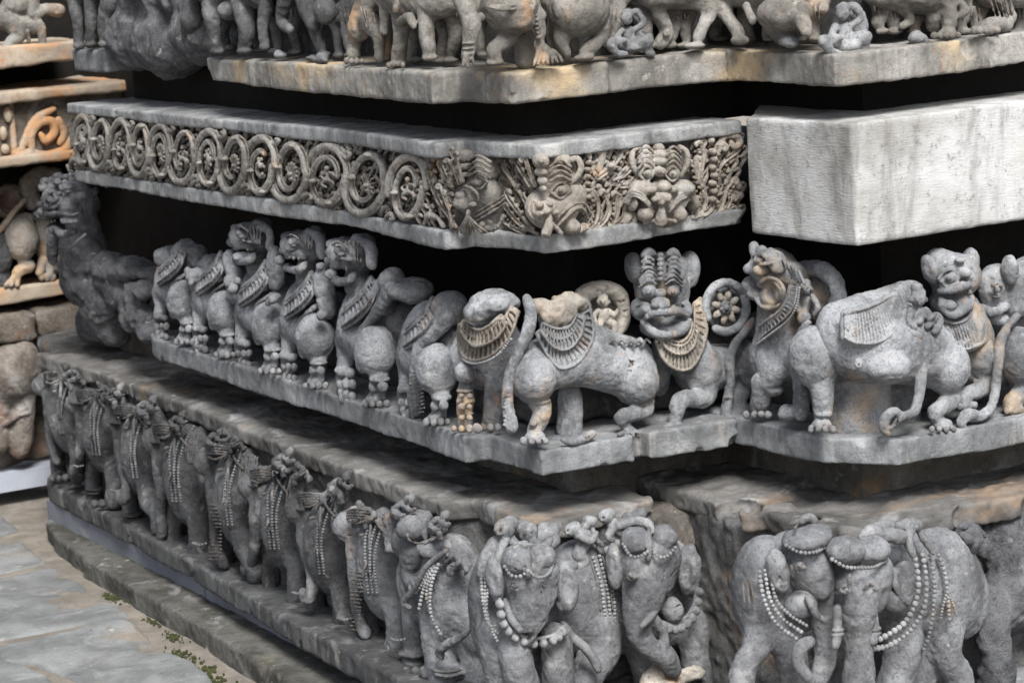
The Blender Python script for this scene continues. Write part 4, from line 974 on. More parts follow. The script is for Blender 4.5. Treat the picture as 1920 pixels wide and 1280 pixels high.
# posts that stand between the raised heads: hind figures worn to stumps
def stump(label, pts, blobs):
    F = Fig('carved_rider', label, 'carved rider', 'x', 0.0, 'lionL', 'small carved riders on the beasts', .0024, ((.002, .008), (.003, .02)))
    F.t(pts, .006)
    for q in blobs: F.b(*q, None, 0, .004)
    F.build()
stump('worn rider clinging left of the farthest raised head', [(436, 534, .05, 12), (440, 515, .04, 14), (434, 496, .03, 13), (432, 478, .03, 11)], [(452, 482, .045, 16, 8), (470, 478, .03, 14, 6), (430, 530, .06, 11, 12), (437, 540, .07, 8, 9), (430, 527, .075, 4, 4)])
stump('worn rider clasping the jaw of the hook maned lion', [(520, 530, .03, 16), (516, 498, .03, 15), (512, 470, .03, 11)], [(512, 562, .07, 9, 9), (503, 567, .075, 6, 8), (516, 556, .06, 10, 8), (524, 488, .05, 9, 9)])
stump('worn rider clasping the jaw of the broad maned lion', [(615, 580, .03, 17), (608, 540, .03, 19), (606, 508, .03, 14)], [(600, 500, .04, 9, 8), (620, 515, .05, 12, 10), (604, 592, .06, 10, 9)])
stump('small paw shaped rider stub between the two farthest headless lions', [(368, 545, .04, 9), (362, 520, .05, 13), (374, 512, .04, 10)], [(352, 508, .06, 6, 7), (354, 520, .065, 6, 7), (358, 530, .065, 6, 7)])
stump('worn rider stub on the back of the second headless lion', [(440, 560, .05, 10), (436, 536, .05, 13)], [(430, 524, .06, 8, 7), (444, 526, .055, 8, 8), (434, 545, .07, 7, 8)])
F = Fig('curled_trunk', 'worn trunk hanging in an S between the two round lumps, striped below', 'stone carving', 'x', 0.0, 'lionL', None, .0024)
F.b(843, 578, .01, 26, 34, .04, 0, .008); F.t([(838, 595, .03, 18), (815, 620, .05, 14), (792, 645, .06, 13), (783, 680, .065, 13), (782, 720, .065, 14), (780, 765, .06, 17)], .006)
for i in range(12): F.t([(768, 700 + i * 7, .085, 2.2), (796, 694 + i * 7, .085, 2.2)], .001)
F.b(735, 530, .02, 20, 30, .03, 0, .006); F.t([(733, 540, .04, 16), (712, 580, .05, 12), (690, 606, .06, 8), (670, 640, .065, 6)], .004)
F.build()
# beast at the notch with the big ribbed saddle cloth
F = Fig('carved_lion', 'headless beast under a big scalloped saddle cloth, its foreleg ball kneed', 'carved lion', 'x', 0.03, 'lion', GL)
F.t([(880, 670, .02, 40), (920, 680, .01, 46), (950, 660, .0, 44)], .02); F.t([(890, 620, 0, 34), (930, 600, 0, 38)], .02)
F.b(872, 700, .085, 20, 22, .02, 0, .006)
F.t([(872, 720, .075, 13), (873, 745, .08, 14), (871, 770, .08, 15), (872, 795, .08, 15)], .004)
for yy in (731, 752, 775): F.b(872, yy, .082, 17, 4.5, None, 0, .001)
for yy, o in ((742, .1), (762, .1), (783, .1)): F.b(866, yy, o, 7, 7, None, 0, .002); F.b(880, yy, o, 7, 7, None, 0, .002)
F.toes(873, 802, .1, 18, 4)
F.t([(935, 700, .02, 26), (928, 735, .03, 17), (926, 765, .03, 17), (922, 795, .03, 18)], .008); F.toes(920, 800, .045, 18, 3)
F.part('broken_neck', 'lion', noise=((.003, .010), (.005, .03)))
F.b(908, 583, .07, 42, 24, .035, -10, .004); F.b(925, 562, .045, 36, 18, .045, -12, .008); F.b(944, 572, .05, 18, 20, .04, 0, .008)
F.part('saddle_cloth', 'scroll', .0019, ((.0008, .01),))
F.arc([(860, 640, .06), (870, 668, .085), (895, 675, .095), (928, 662, .095), (956, 630, .08), (972, 585, .05)],
      [(862, 608, .07), (880, 628, .09), (900, 632, .095), (924, 620, .09), (944, 600, .08), (958, 575, .05)], 30, 2.4)
F.part('saddle_cloth_inner', 'scroll', .0019, ((.0008, .01),))
F.arc([(864, 622, .085), (884, 646, .1), (904, 648, .105), (930, 634, .1), (950, 608, .085)], [(868, 602, .08), (888, 616, .095), (904, 618, .1), (924, 606, .095), (940, 592, .08)], 20, 2.2)
F.beads([(859, 646, .065), (870, 674, .09), (896, 681, .1), (930, 668, .1), (958, 636, .085)], 3, 'bead_fringe', 'bead')
F.build()
# small stones at the far end of the slab and the dark beast head on the corner
F = Fig('fallen_stone', 'flat oval stone lying beside the farthest lion foot', 'stone', 'x', -.03, 'lionL', None, .003)
F.b(374, 642, .02, 17, 18, .02, 25, .004); F.build()
# ---- broken body and dark monster head at the far corner of the lion course
def mass(label, val, pts, cuts=(), vox=.005, noise=((0.003, 0.009), (0.006, 0.03), (0.010, 0.10), (0.006, 0.05, .6)), k=.02):
    sd = Sdf()
    for x, y, off, rx, ry in pts:
        p, m = on_plane('x', val - off, x, y); sd.ell(p, (rx * m, rx * m * 1.5, ry * m), None, k)
    for x, y, off, rx, ry in cuts:
        p, m = on_plane('x', val - off, x, y); sd.ell(p, (rx * m, rx * m * 1.5, ry * m), None, .01, True)
    p, tri, quad = sd.polys(vox, noise)
    return tag(link_mesh('broken_rock', p, quad, M['rock'], tuple(p.mean(0)), None, tri), label, 'rock')
mass('dark broken trunk of rock sloping down from the monster head', -.02, [(150, 455, .0, 36, 30), (160, 490, .0, 40, 34), (178, 530, -.02, 46, 40), (205, 500, -.02, 34, 26), (196, 570, -.03, 42, 44), (212, 610, -.05, 36, 46), (186, 600, -.08, 44, 50), (145, 520, -.06, 30, 60)], [(215, 445, .05, 30, 18)])
mass('flat topped dark shoulder of rock between the trunk and the lion slab', .02, [(215, 520, .0, 40, 26), (250, 505, -.01, 44, 22), (285, 512, -.02, 34, 18), (235, 550, .0, 34, 34), (300, 530, -.03, 30, 24)])
mass('jagged grey broken end of the long lion slab', .0, [(255, 560, .01, 26, 32), (262, 595, .015, 30, 28), (283, 622, .015, 26, 20), (245, 590, .0, 22, 34), (268, 545, .02, 20, 16)], [(250, 575, .08, 10, 9)], .004, ((0.004, 0.009), (0.007, 0.03), (0.006, 0.05, .6)), .01)
F = Fig('monster_head', 'dark open mouthed monster head jutting from the far corner below the scroll block', 'carved head', 'x', -0.04, 'rock', None, .0028, ((.0016, .008), (.003, .03), (.003, .03, .7)))
F.b(118, 372, .0, 34, 34, .06, 0, .01); F.b(146, 388, -.02, 30, 34, .06, 0, .01); F.t([(150, 400, -.02, 30), (158, 435, -.03, 30), (168, 470, -.04, 34)], .01)
F.b(112, 432, .0, 26, 12, .04, 20, .006); F.b(92, 400, .02, 20, 14, .04, 0, .006)
F.b(100, 373, .055, 11, 10, .016, 0, .002); F.t([(86, 380, .05, 3.4), (96, 360, .065, 4), (114, 366, .058, 3.4)], .001); F.t([(84, 384, .05, 3), (100, 390, .062, 3), (116, 378, .056, 3)], .001)
for i in range(8):
    F.b(80 + i * 14, 352 - 14 * math.sin(i * .45) + (i % 2) * 6, .035 - i * .004, 9, 9, None, 0, .002); F.b(84 + i * 13, 340 - 12 * math.sin(i * .42) + (i % 2) * 4, .02 - i * .004, 9, 8, None, 0, .002)
F.b(80, 396, .045, 11, 9, None, 0, .003); F.b(76, 384, .04, 8, 8, None, 0, .003)
F.b(112, 412, .06, 20, 9, .05, -4, .003, True)
F.t([(88, 404, .055, 5), (110, 400, .065, 5), (134, 404, .055, 5), (146, 400, .04, 4)], .002); F.b(132, 414, .065, 15, 5, .025, 6, .001); F.t([(100, 426, .055, 5), (118, 438, .06, 7), (140, 434, .05, 6)], .003)
F.t([(100, 432, .05, 9), (98, 455, .05, 11), (98, 488, .045, 10)], .003); F.t([(138, 348, .02, 9), (160, 352, .01, 9), (172, 366, .0, 7)], .003); F.b(124, 352, .05, 10, 12, .02, -20, .003)
F.beads([(112, 462, .04), (130, 464, .045), (146, 452, .04), (160, 440, .03)], 3, mat='beadL')
F.build()
# ================================================================== ELEPHANTS
GE = 'carved elephants along the lowest course'
def row_eleph(label, fx, ty, by, mat='elephL', bent=False, trunk='smooth', var=0):
    F = Fig('carved_elephant', label, 'carved elephant', 'x', -0.06, mat, GE, noise=((.0012, .007), (.0024, .035), (.0018, .028, .5)))
    H = by - ty
    X = lambda a: fx + a * H
    Y = lambda a: ty + a * H
    hx = -.19 - .02 * (var % 2)
    F.b(X(0), Y(.37), .040, (.165 + .012 * math.sin(var * 2.3)) * H, (.38 + .02 * math.cos(var * 1.7)) * H, .068, 0, .006); F.b(X(.10), Y(.33), .02, .14 * H, .33 * H, .06, 0, .012)
    F.b(X(.17), Y(.30), -.005, .12 * H, .34 * H, .055, 0, .01); F.t([(X(.17), Y(.55), .01, .07 * H), (X(.18), Y(.95), .02, .06 * H)], .01)
    F.b(X(hx * .55), Y(.25), .04, .11 * H, .22 * H, .05, 0, .02)
    # far foreleg, near foreleg and hind leg
    F.t([(X(-.12), Y(.5), .035, .075 * H), (X(-.13), Y(.75), .045, .062 * H), (X(-.12), Y(.95), .05, .066 * H)], .01)
    F.t([(X(-.115), Y(.93), .05, .07 * H), (X(-.115), Y(.985), .052, .078 * H)], .004)
    if bent:
        F.t([(X(.02), Y(.6), .05, .10 * H), (X(.03), Y(.76), .065, .068 * H), (X(.10), Y(.87), .07, .058 * H), (X(.10), Y(.96), .06, .065 * H)], .01)
    else:
        F.t([(X(.05), Y(.6), .045, .09 * H), (X(.06), Y(.8), .055, .068 * H), (X(.05), Y(.98), .055, .074 * H)], .01)
    F.b(X(-.12), Y(.86), .055, .078 * H, .018 * H, None, 0, .002); F.b(X(-.12), Y(.89), .055, .074 * H, .012 * H, None, 0, .002)
    F.toes(X(-.12), Y(.99), .075, .08 * H, 3)
    F.part('head', mat, .0026)
    F.b(X(hx), Y(.10), .055, .088 * H, .13 * H, .055, 0, .006)
    F.b(X(hx - .035), Y(.04), .06, .05 * H, .055 * H, .03, 0, .004); F.b(X(hx + .05), Y(.045), .055, .05 * H, .055 * H, .03, 0, .004)
    F.t([(X(hx), Y(.14), .06, .07 * H), (X(hx - .015), Y(.30), .075, .055 * H), *[(X(hx + a), Y(b), o, r * H) for a, b, o, r in ([(-.01, .48, .08, .042), (0, .66, .08, .034), (.035, .80, .08, .028), (.06, .85, .08, .024)], [(-.02, .44, .08, .042), (-.04, .58, .085, .034), (-.07, .70, .08, .028), (-.10, .72, .08, .022), (-.11, .67, .08, .018)], [(0, .46, .08, .04), (.03, .60, .09, .034), (.02, .72, .10, .030), (-.02, .74, .105, .026), (-.03, .68, .105, .02)], [(-.01, .48, .08, .042), (-.02, .64, .08, .036), (.0, .78, .08, .03), (-.03, .88, .08, .026)])[0 if trunk == 'ring' else var % 4]]], .01)
    if trunk == 'ring':
        for j in range(16): F.t([(X(hx - .05), Y(.42 + j * .026), .105, 1.8), (X(hx + .035), Y(.425 + j * .026), .11, 1.8)], .001)
    F.b(X(hx + .03), Y(.17), .105, .014 * H, .014 * H, .008, 0, .001)
    F.t([(X(hx - .06), Y(.075), .09, 2.2), (X(hx - .01), Y(.095), .105, 2.4), (X(hx + .04), Y(.08), .10, 2.2), (X(hx + .085), Y(.05), .08, 2)], .001)
    F.part('ear', mat, .0024, ((.0015, .01),))
    F.b(X(hx + .12), Y(.20), .07, .045 * H, .15 * H, .018, -6, .004); F.b(X(hx + .125), Y(.18), .085, .018 * H, .09 * H, .010, -6, .003, True); F.t([(X(hx + .12), Y(.29), .075, .02 * H), (X(hx + .10), Y(.38), .075, .008 * H)], .003)
    F.part('tusk', mat, .0024, ())
    F.t([(X(hx + .05), Y(.27), .09, .014 * H), (X(hx + .06), Y(.36), .105, .011 * H), (X(hx + .04), Y(.42), .115, .004 * H)], .002)
    r = max(1.9, .0115 * H)
    for j in range(2 + var % 2):
        F.beads([(X(.02 - .055 * j), Y(.01 + .02 * j), .06), (X(-.06 - .045 * j), Y(.17), .095), (X(-.095 - .03 * j), Y(.35), .105), (X(-.075 - .03 * j), Y(.56), .10)], r, mat='beadL')
    if not bent: F.beads([(X(.02), Y(.875), .10), (X(.06), Y(.885), .112), (X(.11), Y(.875), .10)], r, 'anklet', 'beadL')
    F.part('headdress', mat, .0022, ((.0008, .006),))
    for k in range(4): F.t([(X(hx - .07), Y(.005 + k * .018), .085, 1.9), (X(hx), Y(-.005 + k * .02), .105, 2.1), (X(hx + .08), Y(.005 + k * .018), .085, 1.9)], .0008)
    F.t([(X(hx + .09), Y(.10), .09, 3), (X(hx + .085), Y(.22), .10, 3.4), (X(hx + .09), Y(.34), .10, 4), (X(hx + .085), Y(.42), .10, 5)], .001)
    F.part('saddle_cloth', mat, .0022, ((.0010, .006),))
    for k in range(7): F.t([(X(.01 + k * .016), Y(.05 + k * .004), .085 - k * .003, 2.2), (X(-.02 + k * .018), Y(.20 + k * .006), .098 - k * .003, 2.6), (X(-.01 + k * .018), Y(.27), .10 - k * .003, 2.6)], .001)
    F.t([(X(-.02), Y(.275), .10, 3.2), (X(.10), Y(.285), .085, 3.2)], .001)
    F.part('blanket_fringe', mat, .0022, ())
    F.t([(X(hx + .10), Y(.02), .07, 2.6), (X(hx + .14), Y(.10), .09, 2.6), (X(hx + .19), Y(.16), .095, 2.6)], .001)
    return F.build()
place = ['farthest elephant on the left face, at the dark outer corner', 'second elephant from the far end, its near leg straight', 'third elephant from the far end with a bent foreleg',
         'fourth elephant from the far end, long smooth flank', 'fifth elephant from the far end with its knee thrust forward', 'sixth elephant from the far end, below a rider leaning back',
         'elephant with close set bead rows, seventh from the far end', 'elephant with a twisted ring marked trunk and thick beaded strings']
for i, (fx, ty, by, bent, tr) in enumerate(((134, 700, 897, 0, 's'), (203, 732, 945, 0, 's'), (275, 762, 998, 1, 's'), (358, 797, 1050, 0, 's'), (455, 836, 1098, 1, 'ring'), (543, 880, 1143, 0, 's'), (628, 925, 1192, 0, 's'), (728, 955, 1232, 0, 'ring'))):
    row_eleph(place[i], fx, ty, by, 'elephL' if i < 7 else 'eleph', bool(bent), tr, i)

# the elephant just left of the corner, head turned with a big dome and hand shaped trunk end
F = Fig('carved_elephant', 'elephant left of the corner with one big dome and thick bead strings', 'carved elephant', 'x', -0.06, 'eleph', GE)
F.b(852, 1112, .04, 62, 118, .07, 0, .02); F.b(800, 1090, .04, 50, 90, .06, 0, .02); F.b(900, 1150, .02, 40, 90, .05, 0, .02)
F.t([(780, 1100, .06, 26), (776, 1180, .07, 19), (775, 1240, .075, 20)], .01); F.b(775, 1222, .075, 27, 9, None, 0, .002); F.b(773, 1250, .08, 24, 12, None, 0, .004); F.toes(770, 1258, .1, 22, 4)
F.t([(822, 1160, .07, 36), (826, 1225, .075, 28), (842, 1300, .08, 28)], .012); F.b(838, 1250, .08, 32, 6, None, 0, .002); F.b(842, 1258, .08, 32, 5, None, 0, .002)
F.t([(885, 1200, .03, 30), (900, 1290, .03, 30)], .01)
F.part('head', 'eleph')
F.b(785, 1010, .05, 34, 44, .06, 0, .015); F.b(778, 988, .085, 22, 28, .04, 25, .004); F.b(745, 990, .05, 16, 36, .04, 10, .006)
F.t([(775, 1030, .08, 26), (768, 1075, .085, 14), (772, 1092, .09, 9)], .008)
for dx, dy in ((-2, 18), (8, 12), (16, 4)): F.t([(774, 1085, .1, 6), (772 + dx, 1085 + dy, .11, 5)], .003)
F.t([(760, 990, .10, 3), (768, 1012, .118, 3), (790, 1018, .12, 3), (812, 1010, .11, 3)], .001); F.b(806, 1030, .085, 26, 12, None, 20, .004)
F.part('ear', 'eleph'); F.t([(742, 955, .06, 10), (760, 970, .07, 14), (800, 968, .06, 12)], .006); F.b(735, 1010, .05, 9, 34, .02, 0, .004)
F.part('tail', 'eleph'); F.t([(898, 1162, .085, 5), (870, 1190, .10, 6), (838, 1208, .11, 8), (824, 1222, .11, 9), (828, 1232, .11, 6)], .003)
for j, off in enumerate((0, 10, 24)):
    F.beads([(838 - j * 2, 1040, .09), (808 + j * 2, 1065 + j * 6, .11), (788 + j * 6, 1100 + j * 6, .115), (762 + j * 24, 1122 + j * 18, .12)], 4.4 - j * .3)
F.beads([(822, 1058, .105), (808, 1100, .118), (808, 1150, .122), (826, 1188, .115)], 3.6)
F.part('bead_rope', 'eleph', .0022, ()); F.t([(834, 1034, .10, 5), (800, 1062, .115, 6), (780, 1100, .12, 6), (758, 1128, .12, 6.5), (768, 1138, .12, 5)], .002)
F.build()

# --- the pair facing outwards on the right face of the block
def domes(F, a, b, r, m, beads=True):
    for x, y in (a, b): F.b(x, y, m - .006, r, r * 1.05, .030, 0, .0025)
    F.t([((a[0] + b[0]) / 2, a[1] - r * .9, m + .012, 4), ((a[0] + b[0]) / 2, a[1] + r * .9, m + .030, 5), ((a[0] + b[0]) / 2, a[1] + r * 1.5, m + .030, 3)], .002)
F = Fig('carved_elephant', 'elephant', 'carved elephant', 'y', -0.03, 'eleph', GE)
F.b(930, 1150, .02, 44, 130, .06, 0, .03); F.b(1000, 1140, .0, 70, 110, .05, 0, .03); F.b(1085, 1120, .0, 80, 112, .055, 0, .02)
F.label = 'elephant facing out at the block corner, trunk snapped off above a petal collar'
F.t([(930, 1190, .05, 36), (935, 1250, .055, 26), (950, 1300, .055, 27)], .012); F.b(938, 1262, .055, 30, 7, None, 0, .002)
F.t([(965, 1180, .09, 30), (968, 1235, .10, 27), (985, 1300, .10, 30)], .012)
F.t([(1040, 1190, .08, 26), (1045, 1240, .085, 27), (1048, 1310, .085, 28)], .012)
F.t([(1120, 1170, .02, 40), (1128, 1215, .03, 34), (1100, 1262, .045, 28), (1090, 1310, .05, 28)], .012)
F.part('head', 'eleph', .0024)
F.b(990, 1072, .095, 54, 56, .06, 0, .008); F.b(990, 1110, .09, 44, 50, .06, 0, .012); domes(F, (968, 1048), (1014, 1044), 26, .135)
F.t([(990, 1100, .12, 38), (992, 1140, .125, 34), (990, 1180, .12, 24), (988, 1193, .118, 16)], .01)
F.b(975, 1205, .14, 26, 12, .06, 30, .003, True); F.b(1022, 1190, .14, 16, 26, .07, -40, .003, True)
F.eye(962, 1098, .142, 5.5, 4.5); F.eye(1016, 1096, .142, 5.5, 4.5)
F.t([(990, 1030, .16, 2.4), (990, 1072, .165, 2.4)], .001, True)
for q in (-1, 1): F.t([(990 + q * 34, 1078, .135, 2), (990 + q * 22, 1112, .155, 2), (990 + q * 30, 1140, .14, 2)], .0008, True); F.t([(990 + q * 14, 1062, .16, 1.8), (990 + q * 30, 1088, .15, 1.8)], .0008, True)
F.b(990, 1070, .155, 9, 8, .015, 0, .004)
F.part('ear', 'eleph', .0022, ((.0015, .01),))
F.b(928, 1085, .10, 14, 46, .02, 4, .004); F.b(926, 1088, .118, 7, 32, .010, 4, .002, True); F.t([(926, 1048, .08, 8), (940, 1060, .09, 8)], .004); F.t([(930, 1110, .09, 9), (936, 1128, .09, 4)], .003)
F.part('ear', 'eleph', .0022, ((.0015, .01),))
F.b(1062, 1098, .10, 22, 50, .018, 3, .004); F.b(1066, 1098, .118, 14, 36, .012, 3, .002, True); F.t([(1048, 1120, .09, 8), (1054, 1138, .095, 6), (1068, 1144, .095, 5)], .003); F.b(1062, 1062, .09, 22, 12, .02, 0, .003)
F.part('tusk', 'eleph', .0022, ()); F.t([(948, 1126, .11, 6), (958, 1158, .13, 7), (975, 1180, .14, 7)], .002)
F.part('petal_collar', 'bead', .0021, ((.0008, .01),))
pts = spline(np.array([(937, 1128), (944, 1165), (965, 1190), (1000, 1202), (1035, 1197), (1056, 1180)], float), 4)
F.t([(x, y - 6, .125, 3.4) for x, y in pts], .001)
for x, y in pts[::2]: F.b(x, y + 4, .125, 7, 9, .012, 0, .001)
for k in range(4): F.t([(1046 + k * 7, 1076 + k * 3, .112, 1.6), (1048 + k * 6, 1116 + k * 2, .112, 1.6)], .0008, True)
F.part('tail', 'eleph', .0024, ()); F.t([(1056, 1168, .08, 6), (1072, 1192, .09, 8), (1098, 1215, .10, 8), (1116, 1240, .10, 8), (1122, 1256, .10, 6)], .004)
F.beads([(946, 1062, .145), (958, 1078, .165), (975, 1080, .178), (990, 1070, .185)], 4, 'head_fringe'); F.beads([(990, 1070, .185), (1008, 1082, .178), (1028, 1075, .165), (1040, 1050, .14)], 4, 'head_fringe')
for j in range(3): F.beads([(918 - j * 8, 1085, .085), (912 - j * 3, 1130, .095), (918 - j * 1, 1170, .1), (932 + j * 1, 1200 - j * 14, .1)], 3.4)
F.build()

F = Fig('carved_elephant', 'elephant with bead straps and curled trunk at the broken right end of its block', 'carved elephant', 'y', -0.02, 'eleph', GE)
F.b(1150, 1120, .0, 80, 112, .055, 0, .03); F.b(1240, 1110, .0, 70, 110, .05, 0, .03)
F.t([(1300, 1170, .03, 30), (1303, 1230, .04, 24), (1308, 1300, .04, 25)], .012); F.t([(1200, 1190, .03, 34), (1215, 1250, .03, 28), (1225, 1300, .03, 28)], .012)
F.part('head', 'eleph', .0024)
F.b(1214, 1044, .075, 60, 56, .06, 0, .008); F.b(1210, 1080, .07, 50, 50, .06, 0, .012); domes(F, (1192, 1012), (1242, 1007), 25, .11)
F.t([(1208, 1075, .10, 44), (1205, 1120, .105, 36), (1195, 1155, .105, 24), (1200, 1190, .11, 21), (1222, 1216, .115, 16), (1248, 1232, .115, 18), (1265, 1258, .11, 13)], .008)
F.eye(1184, 1080, .122, 5.5, 4.5); F.eye(1240, 1076, .120, 5.5, 4.5)
F.t([(1216, 992, .13, 2.4), (1214, 1040, .145, 2.4)], .001, True)
for q in (-1, 1): F.t([(1211 + q * 36, 1058, .115, 2), (1209 + q * 24, 1092, .138, 2), (1207 + q * 30, 1120, .12, 2)], .0008, True)
F.b(1258, 1142, .09, 20, 26, .03, 0, .006)
for j in range(3): F.t([(1240, 1130 + j * 10, .115, 2), (1256, 1136 + j * 10, .122, 2), (1274, 1126 + j * 10, .11, 2)], .001, True)
F.t([(1224, 1158, .12, 9), (1240, 1180, .12, 8), (1246, 1200, .12, 8), (1240, 1218, .12, 8)], .004)
F.part('ear', 'eleph', .0022, ((.002, .01),)); F.b(1152, 1062, .085, 13, 46, .02, 0, .004); F.b(1150, 1064, .103, 6, 30, .010, 0, .002, True); F.t([(1140, 1030, .06, 9), (1160, 1020, .07, 9)], .004)
F.part('ear', 'eleph', .0022, ((.003, .012),)); F.b(1292, 1068, .090, 23, 50, .018, -3, .004); F.b(1288, 1076, .108, 13, 36, .012, -3, .002, True); F.t([(1286, 1100, .08, 10), (1292, 1118, .08, 5)], .003)
F.part('tusk', 'eleph', .0022, ()); F.t([(1226, 1146, .13, 8), (1216, 1160, .145, 7), (1202, 1174, .155, 5)], .002)
F.part('petal_collar', 'eleph', .0021, ((.0008, .01),))
pts = spline(np.array([(1240, 1170), (1262, 1176), (1285, 1165), (1302, 1140), (1308, 1105)], float), 4)
F.t([(x - 2, y - 6, .10, 3.4) for x, y in pts], .001)
for x, y in pts[::2]: F.b(x + 2, y + 4, .10, 8, 9, .012, 0, .001)
for a, b in (((1168, 1030), (1214, 1030)), ((1216, 1030), (1266, 1022))):
    F.beads([(a[0], a[1] - 10, .12), ((a[0] + b[0]) / 2 - 8, a[1] + 12, .15), ((a[0] + b[0]) / 2 + 10, a[1] + 12, .15), (b[0], b[1] + 4, .145)], 4, 'head_fringe')
for k in range(3): F.t([(1180 - k * 4, 1150 + k * 16, .06, 2), (1150, 1165 + k * 16, .064, 2), (1128, 1160 + k * 16, .062, 2)], .0008, True)
for j in range(3): F.beads([(1112 + j * 12, 1045 - j * 3, .05), (1126 + j * 10, 1090, .062), (1132 + j * 10, 1130, .065), (1136 + j * 8, 1180 - j * 8, .06)], 3.8)
F.part('strap', 'eleph', .0022, ()); F.t([(1106, 1046, .05, 2.5), (1120, 1092, .062, 2.5), (1126, 1142, .065, 2.5)], .001); F.t([(1130, 1042, .052, 2.2), (1143, 1092, .065, 2.2), (1149, 1142, .065, 2.2)], .001)
F.build()

# --- the pair on the right hand block
F = Fig('carved_elephant', 'elephant half hidden behind its neighbour, face lowered in profile', 'carved elephant', 'y', -0.47, 'eleph', GE)
F.b(1435, 1110, .02, 58, 110, .06, 0, .03); F.b(1490, 1090, .02, 70, 100, .06, 0, .03)
F.t([(1432, 1165, .03, 32), (1420, 1210, .04, 22), (1398, 1240, .045, 17), (1392, 1262, .045, 19), (1390, 1290, .045, 20)], .010); F.t([(1472, 1180, .05, 32), (1485, 1235, .055, 26), (1500, 1300, .055, 28)], .012)
F.part('head', 'eleph', .0024)
F.b(1508, 1060, .07, 42, 62, .065, 0, .012); F.b(1512, 1006, .10, 44, 24, .045, 8, .004); F.t([(1528, 1080, .09, 34), (1542, 1140, .09, 26), (1548, 1200, .09, 19), (1545, 1250, .095, 17), (1530, 1280, .10, 14)], .01)
F.t([(1484, 1060, .11, 3), (1494, 1085, .12, 3), (1520, 1105, .125, 3)], .001); F.eye(1500, 1062, .128, 6, 4.5); 
F.b(1535, 1105, .115, 18, 22, .025, 0, .005)
F.part('ear', 'eleph', .0022, ((.0015, .01),)); F.b(1458, 1070, .09, 20, 44, .02, 10, .004)
for j in range(4): F.t([(1450 + j * 7, 1050 + j * 3, .10, 1.8), (1462 + j * 6, 1080, .105, 1.8), (1456 + j * 7, 1104 - j, .10, 1.8)], .001, True)
F.part('tusk', 'eleph', .0022, ()); F.t([(1515, 1120, .13, 7), (1530, 1150, .14, 7), (1545, 1162, .145, 5)], .002)
F.part('cheek_fold', 'eleph', .0022, ()); F.b(1502, 1132, .098, 30, 26, .03, 20, .004)
for j in range(2): F.t([(1488, 1118 + j * 8, .10, 3), (1505, 1128 + j * 10, .115, 3), (1528, 1140 + j * 10, .12, 3)], .002)
F.beads([(1474, 1022, .11), (1500, 1035, .135), (1530, 1034, .14), (1552, 1020, .125)], 4, 'head_fringe')
for j in range(3): F.beads([(1424 + j * 10, 1072 - j * 3, .08), (1432 + j * 11, 1120, .10), (1454 + j * 12, 1166 - j * 8, .11), (1492 + j * 10, 1196 - j * 12, .12)], 4.4 - j * .3)
for j in range(3): F.t([(1392 + j * 8, 1090, .055, 2.2), (1396 + j * 9, 1130, .065, 2.2)], .001)
F.part('tail', 'eleph', .0024, ()); F.t([(1518, 1202, .12, 11), (1500, 1215, .125, 12), (1498, 1245, .12, 11), (1520, 1275, .12, 10)], .004)
F.build()
F = Fig('carved_elephant', 'elephant facing out with a flat wide brow, banded tusks and rows of large round beads', 'carved elephant', 'y', -0.47, 'eleph', GE)
F.b(1760, 1095, .02, 72, 108, .06, 0, .03); F.b(1690, 1090, .02, 72, 108, .06, 0, .03); F.b(1800, 1120, .0, 50, 80, .05, 0, .03)
F.t([(1695, 1190, .05, 36), (1688, 1250, .055, 30), (1672, 1300, .055, 30)], .012); F.t([(1770, 1170, .04, 36), (1772, 1225, .05, 27), (1795, 1262, .05, 23), (1800, 1300, .05, 24)], .012)
F.t([(1735, 1200, .02, 26), (1728, 1290, .02, 26)], .012)
F.part('head', 'eleph', .0024)
F.b(1610, 1072, .10, 56, 58, .065, 0, .008); F.b(1610, 1110, .10, 48, 50, .06, 0, .012); F.b(1586, 1030, .145, 34, 26, .035, -4, .005); F.b(1634, 1030, .145, 34, 26, .035, 4, .005)
F.t([(1608, 1100, .135, 42), (1608, 1150, .14, 32), (1610, 1200, .14, 24), (1612, 1240, .14, 23), (1608, 1280, .14, 32)], .01)
F.eye(1634, 1102, .162, 6.5, 5); F.eye(1584, 1104, .160, 6.5, 5); 
F.t([(1622, 1098, .18, 1.6), (1632, 1093, .18, 1.6), (1642, 1100, .178, 1.6)], .001); F.t([(1575, 1068, .17, 2), (1592, 1074, .18, 2), (1612, 1070, .182, 2)], .001, True)
for j in range(5): F.t([(1582, 1150 + j * 14, .17, 1.5), (1608, 1156 + j * 14, .18, 1.5), (1634, 1150 + j * 14, .17, 1.5)], .001, True)
F.b(1593, 1085, .182, 4, 12, .006, 0, .001)
F.part('ear', 'eleph', .0022, ((.0015, .01),)); F.b(1692, 1092, .105, 24, 42, .018, -10, .004); F.b(1692, 1086, .123, 14, 30, .010, -10, .002, True); F.t([(1676, 1068, .11, 6), (1680, 1100, .12, 6), (1698, 1128, .12, 7), (1712, 1112, .11, 5)], .003)
F.part('tusk', 'eleph', .0022, ()); F.t([(1570, 1140, .15, 8), (1570, 1190, .155, 9), (1566, 1212, .158, 7)], .002); F.b(1571, 1180, .155, 12, 4, None, 0, .001); F.b(1571, 1188, .155, 12, 4, None, 0, .001)
F.part('tusk', 'eleph', .0022, ()); F.t([(1636, 1140, .15, 8), (1640, 1180, .155, 9), (1636, 1200, .16, 10)], .002); F.b(1639, 1178, .155, 14, 4, None, 0, .001); F.b(1639, 1187, .155, 14, 4, None, 0, .001)
F.beads([(1560, 1048, .17), (1585, 1062, .185), (1612, 1064, .188), (1640, 1062, .183), (1662, 1050, .16)], 4, 'head_fringe')
